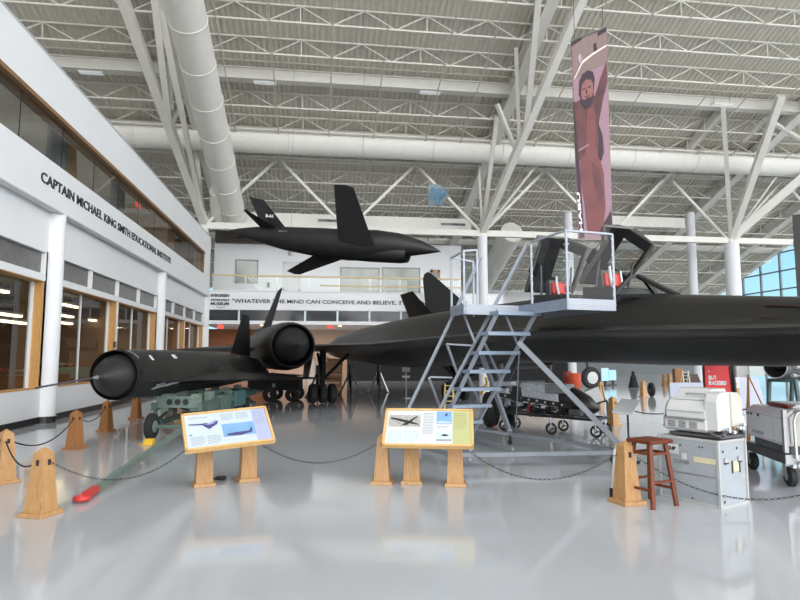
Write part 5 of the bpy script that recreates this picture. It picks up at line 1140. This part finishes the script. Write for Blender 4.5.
def ladder(px, py, d, h, w, label, m):
    g = CH((px-400)/600*d, d); t = thing('step_ladder', g, label, 'ladder')
    for s in (-1, 1):
        b = MB(); b.bar(g+RT*s*w/2, g+RT*s*w*.42+HD*.2+V((0, 0, h)), .05); b.build('side_rail', m, t); b = MB(); b.bar(g+RT*s*w/2+HD*.5, g+RT*s*w*.42+HD*.2+V((0, 0, h)), .04); b.build('rear_rail', m, t)
    for k in range(5): z = h*(k+.6)/5; b = MB(); b.bar(g-RT*w*.46+HD*.2*z/h+V((0, 0, z)), g+RT*w*.46+HD*.2*z/h+V((0, 0, z)), .05, .03); b.build('rung', m, t)
ladder(449, 408, 19.5, .82, .30, 'pale yellow step ladder under the jet seen through the stair lattice', YEL2)
ladder(685, 385, 33, .95, .35, 'small pale folding ladder standing far behind the white machine', mat('ladder_cream', (.6, .6, .5)))
b = MB(); b.tube([A(481, 394, 15), A(483, 388, 15.1), A(487, 384, 15.2), A(486, 378, 15.3)], .035, 8); h = b
t = tag(h.build('yellow_hose', YELP, smooth=60), 'bent yellow hose hanging below the jet behind the stairs', 'hose')
def block(name, px, py, d, w, h, dp, m, label, cat_, extra=None, yaw=0):
    g = CH((px-400)/600*d, d); X = RT*cos(yaw)+HD*sin(yaw); Y = HD*cos(yaw)-RT*sin(yaw); t = thing(name, g, label, cat_)
    return g, X, Y, t
p = AY(347, 380, 43.2); q = AY(572, 380, 43.2); b = MB(); b.bb(p.x, q.x, 43.2, 43.3, 0, 2.0); t = thing('dark_backdrop', ((p.x+q.x)/2, 43.25, 0), 'long dark sheet standing in for dark clutter beyond the jet belly', 'partition'); b.build('dark_sheet', mat('black_sheet', (.012, .012, .013), .8), t)  # one dark sheet added in place of the dark clutter under the hull
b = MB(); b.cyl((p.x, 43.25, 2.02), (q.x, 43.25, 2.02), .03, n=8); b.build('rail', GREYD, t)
# white post sign under the jet
g = CH((406-400)/600*25, 25); t = thing('post_sign', g, 'small white sign plates on a grey post in the dark under the jet', 'sign')
b = MB(); b.cyl(g, g+V((0, 0, 1.7)), .03, n=8); b.cyl(g, g+V((0, 0, .03)), .2, n=16); b.build('post', STEEL, t)
for z, h in ((1.18, .2), (.88, .1)): b = MB(); b.box(g+V((0, 0, z))-HD*.04, (.32, .02, h), X=RT, Y=HD); b.build('plate', PAPER, t)
# jack stands (A frames)
for px, d, l in ((379, 29, 'black tripod jack stand with pale legs under the jet, centre left'), (318.5, 25.5, 'black jack stand beside the jet main wheels'), (351, 27.5, 'leaning black maintenance jack left of the pale legged tripod')):
    g = CH((px-400)/600*d, d); t = thing('jack_stand', g, l, 'jack'); top = g+V((0, 0, 1.35))
    b = MB(); b.cyl(g+V((0, 0, .35)), top, .09, n=10); b.build('column', SBLACK, t)
    for k in range(3):
        a = 2*pi*k/3+.5; f = g+V((cos(a)*.55, sin(a)*.55, .0)); b = MB(); b.bar(top-V((0, 0, .25)), f, .06); b.build('leg', ALU if px == 379 and k < 2 else SBLACK, t); b = MB(); b.cyl(f, f+V((0, 0, .04)), .09, n=12); b.build('foot_pad', SBLACK, t)
# plank steps beyond the main wheels
g = CH((333-400)/600*31, 31); t = thing('wooden_steps', g, 'salmon coloured wooden plank steps beyond the jet main wheels', 'steps')
for k in range(8):
    b = MB(); z = .12+.21*k; b.box(g+HD*(.14*k)+V((0, 0, z)), (.78, .26, .08), X=RT, Y=HD); b.build('tread', PINKW, t); b = MB(); b.box(g+HD*(.14*k+.10)+V((0, 0, z-.07)), (.74, .03, .16), X=RT, Y=HD); b.build('riser', PINKW, t)
for s in (-.41, .41): b = MB(); b.bar(g+RT*s+V((0, 0, .1)), g+RT*s+HD*1.1+V((0, 0, 1.65)), .04, .2); b.build('stringer', PINKW, t)
b = MB(); b.bar(g+RT*.45, g+RT*.45+HD*.3+V((0, 0, 1.5)), .07); lab(b.build('newel', YELP, t), 'yellow post')
# black flat cart behind the drone
g = CH((277-400)/600*23.5, 23.5); t = thing('flat_trailer', g, 'low black trailer with small wheels behind the drone wing', 'trailer')
b = MB(); b.box(g+V((0, 0, .62)), (1.9, 1.2, .38), X=RT, Y=HD); b.build('bed', DBLACK, t, bevel=.02)
for s, w in ((-.1, -.6), (.75, -.6), (-.1, .6), (.75, .6)):
    c = g+RT*s+HD*w+V((0, 0, .27)); b = MB(); b.lathe(c-HD*.09, HD, [(0, .1), (0, .22), (.04, .27), (.14, .27), (.18, .22), (.18, .1)], 22); b.build('wheel', RUBBER, t, 40)
b = MB(); b.bar(g-RT*.95+V((0, 0, .35)), g-RT*.2+V((0, 0, .35)), .08); b.box(g+RT*.05-HD*.64+V((0, 0, .62)), (.1, .02, .14), X=RT, Y=HD); lab(b.build('drawbar', mat('dusty_grey', (.35, .33, .31)), t), 'dusty grey drawbar and plate')
# distant objects to the right under the fuselage
c = A(591, 376.5, 33); b = MB(); ax_ = (HD*-.95+RT*.3).normalized(); ax_.z = 0; t = thing('parked_landing_gear', (c.x, c.y, 0), 'distant black landing gear wheel with big white hub under the jet belly', 'landing gear')
b.lathe(V((c.x, c.y, .58))-ax_*.15, ax_, [(0, .3), (0, .5), (.08, .58), (.22, .58), (.3, .5), (.3, .3)], 30); b.build('tyre', RUBBER, t, 40)
b = MB(); b.lathe(V((c.x, c.y, .58))+ax_*.1, ax_, [(0, .33), (.06, .33), (.08, .2), (.1, .01)], 24); b.build('hub', PAPER, t, 40)
b = MB(); b.bar((c.x, c.y, .5), (c.x-.2, c.y+.5, 2.6), .16); b.build('leg', GREYD, t)
for px, d, r, h, m_, l in ((573.5, 35, .34, .78, ORNG, 'orange red drum standing far under the jet belly'), (566, 36, .25, .85, DRED, 'dark red drum left of the orange drum under jet belly')):
    g = CH((px-400)/600*d, d); b = MB(); b.lathe(g, (0, 0, 1), [(0, r*.96), (.02, r), (h*.33, r), (h*.34, r*1.03), (h*.36, r), (h*.66, r), (h*.67, r*1.03), (h*.69, r), (h-.02, r), (h, r*.95)], 24, cap=True); tag(b.build('drum', m_, smooth=30), l, 'drum')
g = CH((594-400)/600*19, 19); t = thing('tilted_board', g, 'white tilted board on low black stand under the jet belly', 'board')
b = MB(); b.prism([A(585, 406, 19), A(603, 400.5, 18.8), A(598.5, 386.5, 19.3), A(583, 393, 19.4)], HD*.05); b.build('panel', PAPER, t)
b = MB(); c0, c1 = A(586, 407, 19.0), A(607, 400.5, 18.6); b.bar(c0, c1, .05); b.bar(c0, (c0.x, c0.y, 0), .04); b.bar(c1, (c1.x, c1.y, 0), .04); c2 = A(594, 396, 19.5); b.bar(c2, (c2.x, c2.y+.3, 0), .04); b.build('stand', INKB, t)
for px, d, w, h, l in ((603.5, 36, .42, .75, 'pale cyan display screen far under the jet belly'), (611, 37, .42, .62, 'second pale display screen right of the cyan one')):
    g = CH((px-400)/600*d, d); t = thing('display_screen', g, l, 'screen'); b = MB(); b.box(g+V((0, 0, .30+h/2)), (w, .06, h), X=RT, Y=HD); b.build('screen', mat('cyan_screen', (.35, .62, .72), .3, noise=.15, scale=5, emit=.5), t)
    b = MB(); b.box(g+V((0, 0, .15)), (.1, .1, .3)); b.box(g+V((0, 0, .02)), (.4, .3, .04)); b.build('foot', INKB, t)
g = CH((631.5-400)/600*33.5, 33.5); t = thing('covered_stand', g, 'black hooded equipment stand on the far floor left of oak post', 'equipment')
b = MB(); b.loft([[g+RT*r*cos(a)+HD*r*.7*sin(a)+V((0, 0, z)) for a in [2*pi*i/14 for i in range(14)]] for z, r in ((.02, .30), (.1, .28), (.4, .2), (.6, .17), (.7, .1), (.74, .09), (.86, .1), (.92, .03))]); b.build('cover', DBLACK, t, 50)
g = CH((649-400)/600*26, 26); b = MB(); b.lathe(V((g.x, g.y, .30))-RT*.08, RT, [(0, .14), (0, .24), (.04, .3), (.12, .3), (.16, .24), (.16, .14), (0, .14)], 24); tag(b.build('small_tyre', RUBBER, smooth=40), 'small black tyre standing right of the far oak post', 'tyre')
g = CH((692-400)/600*34, 34); t = thing('crate', g, 'dark brown slanted display crate far behind the white machine', 'crate')
b = MB(); b.prism([g+RT*x+V((0, 0, z)) for x, z in ((-.35, 0), (.45, 0), (.2, .75), (-.35, .75))], HD*.5); b.build('body', mat('dark_brown', (.08, .05, .035), .5), t)
g = CH((676-400)/600*36, 36); b = MB(); b.box(g+V((0, 0, .5)), (.5, .4, 1.0), X=RT, Y=HD); tag(b.build('wooden_box', OAKD, bevel=.01), 'upright brown wooden box far under the jet belly', 'box')
g = CH((665-400)/600*31, 31); t = thing('low_panel', g, 'low pale lavender barrier panel behind the white machine', 'panel'); b = MB(); b.box(CH((688-400)/600*20, 20)+V((0, 0, .42)), (1.4, .05, .84), X=RT, Y=HD)
t.location = CH((688-400)/600*20, 20); ORG[t.name] = V(t.location); b.build('panel', mat('pale_lavender_panel', (.5, .5, .6)), t)
# ================================================================ HANGING BANNER
bD_ = 20.0
def BN(u_, v_, o=0.0):
    l = (571+(578-571)*v_, 43+(240-43)*v_); r = (606.5+(613-606.5)*v_, 28.5+(240-28.5)*v_)
    return A(l[0]+(r[0]-l[0])*u_, l[1]+(r[1]-l[1])*u_, bD_+.25*u_-o)
bn = thing('portrait_banner', BN(.5, 1), 'tall narrow purple portrait banner hanging above the jet canopies', 'banner')
b = MB(); n = 16
fr = [BN(i/8, j/n) for j in range(n+1) for i in range(9)]; bk = [p+HD*.02 for p in fr]
fs = []
for j in range(n):
    for i in range(8): a = j*9+i; fs += [(a, a+1, a+10, a+9), (a+153, a+162, a+163, a+154)]
b.add(fr+bk, fs); b.build('cloth', mat('mauve_cloth', (.24, .15, .155), .6, noise=.12, scale=.8), bn)
def bp(name, pts, m, o=.02, l=None):
    b = MB(); b.prism([BN(u_, v_, o) for u_, v_ in pts], HD*.012); x = b.build(name, m, bn)
    if l: lab(x, l)
M1 = mat('suit_maroon', (.085, .024, .027), .6, noise=.4, scale=1.4); M2 = mat('suit_rose', (.145, .038, .04), .6, noise=.25, scale=1.2); M3 = mat('plum_dark', (.025, .008, .018), .6); M4 = mat('skin_rose', (.22, .085, .075), .6, noise=.15, scale=3); M5 = mat('pink_backdrop', (.27, .155, .20), .6, noise=.06); M6 = mat('mauve_grey', (.40, .30, .36), .6)
bp('backdrop', [(0.02, .10), (.98, .06), (.98, .98), (.02, .98)], M5, .012)
bp('backdrop_top', [(0, .0), (1, .0), (1, .16), (.05, .19)], mat('dusty_rose', (.20, .135, .13), .6, noise=.1), .016)
bp('dark_edge', [(0, .30), (.06, .30), (.19, .99), (.05, .99)], M3, .02)
bp('torso', [(.03, .31), (.30, .29), (.62, .30), (.80, .22), (.98, .15), (.98, .25), (.84, .33), (.72, .42), (.66, .50), (.66, .60), (.10, .60)], M1, .026)
bp('suit_front', [(.38, .36), (.58, .34), (.62, .45), (.60, .60), (.28, .60), (.34, .48)], M2, .032)
bp('legs', [(.16, .58), (.64, .56), (.80, .68), (.82, .85), (.70, .97), (.30, .97), (.22, .80), (.14, .70)], M2, .030)
bp('thigh_fold', [(.48, .62), (.70, .66), (.78, .78), (.66, .82), (.52, .74)], M1, .036)
bp('boot', [(.62, .96), (.98, .86), (.99, .93), (.70, .99)], M3, .040)
bp('arm_shadow', [(.70, .44), (.80, .50), (.82, .58), (.74, .62), (.66, .60)], M3, .036)
bp('hair', [(.18, .27), (.20, .205), (.30, .175), (.44, .165), (.58, .18), (.63, .215), (.60, .265), (.56, .30), (.24, .30)], M3, .040, 'dark hair of the printed portrait')
bp('beard', [(.22, .285), (.60, .28), (.56, .325), (.46, .348), (.34, .35), (.25, .325)], M3, .044, 'dark beard of the printed portrait')
bp('face', [(.23, .27), (.27, .225), (.38, .208), (.52, .215), (.58, .24), (.57, .285), (.52, .30), (.42, .296), (.34, .305), (.26, .30)], M4, .046, 'printed bearded face')
for pts in ([(.27, .250), (.35, .246), (.35, .252), (.27, .257)], [(.42, .246), (.51, .246), (.51, .252), (.42, .252)], [(.37, .255), (.40, .255), (.41, .276), (.36, .277)], [(.32, .290), (.46, .288), (.46, .293), (.32, .295)]): bp('face_line', pts, M3, .050)
bp('belt', [(.10, .545), (.40, .525), (.40, .533), (.10, .555)], M5, .040)
bp('hose_line', [(.06, .18), (.30, .11), (.60, .09), (.98, .075), (.98, .083), (.60, .10), (.30, .122), (.06, .19)], mat('cream_print', (.70, .62, .58)), .030)
bp('top_mark', [(.18, .08), (.26, .07), (.28, .10), (.22, .12)], M6, .030); bp('top_mark', [(.62, .05), (.70, .045), (.72, .09), (.64, .10)], M3, .030)
bp('top_bar', [(.0, 0), (.30, -.01), (.30, .005), (.0, .018)], M3, .03); bp('top_bar', [(.75, .0), (1, -.005), (1, .012), (.75, .02)], M3, .03)
b = MB(); put_text(b, 'HABU', BN(.145, .955, .03), BN(.10, .80)-BN(.145, .955), -(BN(.3, .9)-BN(.05, .9)), (BN(.10, .76)-BN(.145, .955)).length, .10, bold=.03, depth=.004); lab(b.build('banner_lettering', INKW, bn), 'white lettering running up the edge')
b = MB()
for u_ in (.1, .9): p = BN(u_, 0); b.cyl(p, (p.x, p.y, zr(p.y)-.3), .012, n=6)
b.bar(BN(0, 0)+V((0, 0, .04)), BN(1, 0)+V((0, 0, .04)), .04); b.build('hanging_bar', GREYD, bn)
# ================================================================ LIGHT AND CAMERA
w = bpy.data.worlds.new('sky'); SC.world = w; w.use_nodes = True; nt = w.node_tree; bg = nt.nodes['Background']
tc = nt.nodes.new('ShaderNodeTexCoord'); sp = nt.nodes.new('ShaderNodeSeparateXYZ'); rp = nt.nodes.new('ShaderNodeValToRGB')
nt.links.new(tc.outputs['Generated'], sp.inputs['Vector']); nt.links.new(sp.outputs['Z'], rp.inputs['Fac'])
rp.color_ramp.elements[0].position = 0.0; rp.color_ramp.elements[0].color = (.16, .27, .32, 1)
rp.color_ramp.elements[1].position = .5; rp.color_ramp.elements[1].color = (.30, .36, .42, 1)
e = rp.color_ramp.elements.new(.15); e.color = (.11, .22, .28, 1)
# bright overcast towards the glass front, blue sky towards the far end
mr = nt.nodes.new('ShaderNodeMapRange'); mr.inputs['From Min'].default_value = .25; mr.inputs['From Max'].default_value = -.25
nt.links.new(sp.outputs['Y'], mr.inputs['Value'])
mxs = nt.nodes.new('ShaderNodeMix'); mxs.data_type = 'RGBA'; mxs.inputs['B'].default_value = (.97, .985, 1.0, 1)
for s_ in mxs.inputs:
    if s_.name == 'B' and s_.type == 'RGBA': s_.default_value = (.97, .985, 1.0, 1)
    if s_.name == 'A' and s_.type == 'RGBA': nt.links.new(rp.outputs['Color'], s_)
nt.links.new(mr.outputs[0], mxs.inputs[0])
for s_ in mxs.outputs:
    if s_.type == 'RGBA': nt.links.new(s_, bg.inputs['Color'])
bg.inputs['Strength'].default_value = WORLD
def area_fill(name, loc, rot, sx, sy, power, col=(1, .97, .93)):
    l = bpy.data.lights.new(name, 'AREA'); l.shape = 'RECTANGLE'; l.size = sx; l.size_y = sy; l.energy = power; l.color = col
    o = bpy.data.objects.new(name, l); COL.objects.link(o); o.location = loc; o.rotation_euler = rot; return o
def lamp(x, y, z, p, col=(1, .95, .88), sx=1.2, sy=.5): return area_fill('room_fill', (x, y, z), (0, 0, 0), sx, sy, p, col)  # area lights without fixtures, added to brighten the lobby and inner rooms
for x, y, z, p in ((-5.2, 42.5, 3.65, 50), (-1, 42.5, 3.65, 70), (3, 43, 3.65, 70), (8, 42, 3.65, 40)): lamp(x, y, z, p, (1, .84, .68))
for y in (16, 20, 24): lamp(-10.4, y, 3.9, 22, (1, .72, .45), 1.2, 2.4)
for y in (30, 33, 36): lamp(-10.0, y, 3.9, 40, (1, .78, .55), 1.2, 2.0)
for y in (17, 23, 28, 34): lamp(-10, y, 8.9, 45, (1, .92, .8), 2.0, 4.0)
cam = bpy.data.cameras.new('camera'); co = bpy.data.objects.new('camera', cam); COL.objects.link(co)
cam.sensor_width = 36; cam.sensor_fit = 'HORIZONTAL'; cam.lens = 36*F/800; cam.clip_end = 500; cam.clip_start = .05
co.location = CAM; co.rotation_euler = M((RT, UP, -FW)).transposed().to_euler()
SC.camera = co
SC.view_settings.view_transform = 'Standard'; SC.view_settings.look = 'None'; SC.view_settings.gamma = 1.0; SC.view_settings.use_curve_mapping = False
SC.view_settings.exposure = EXPO
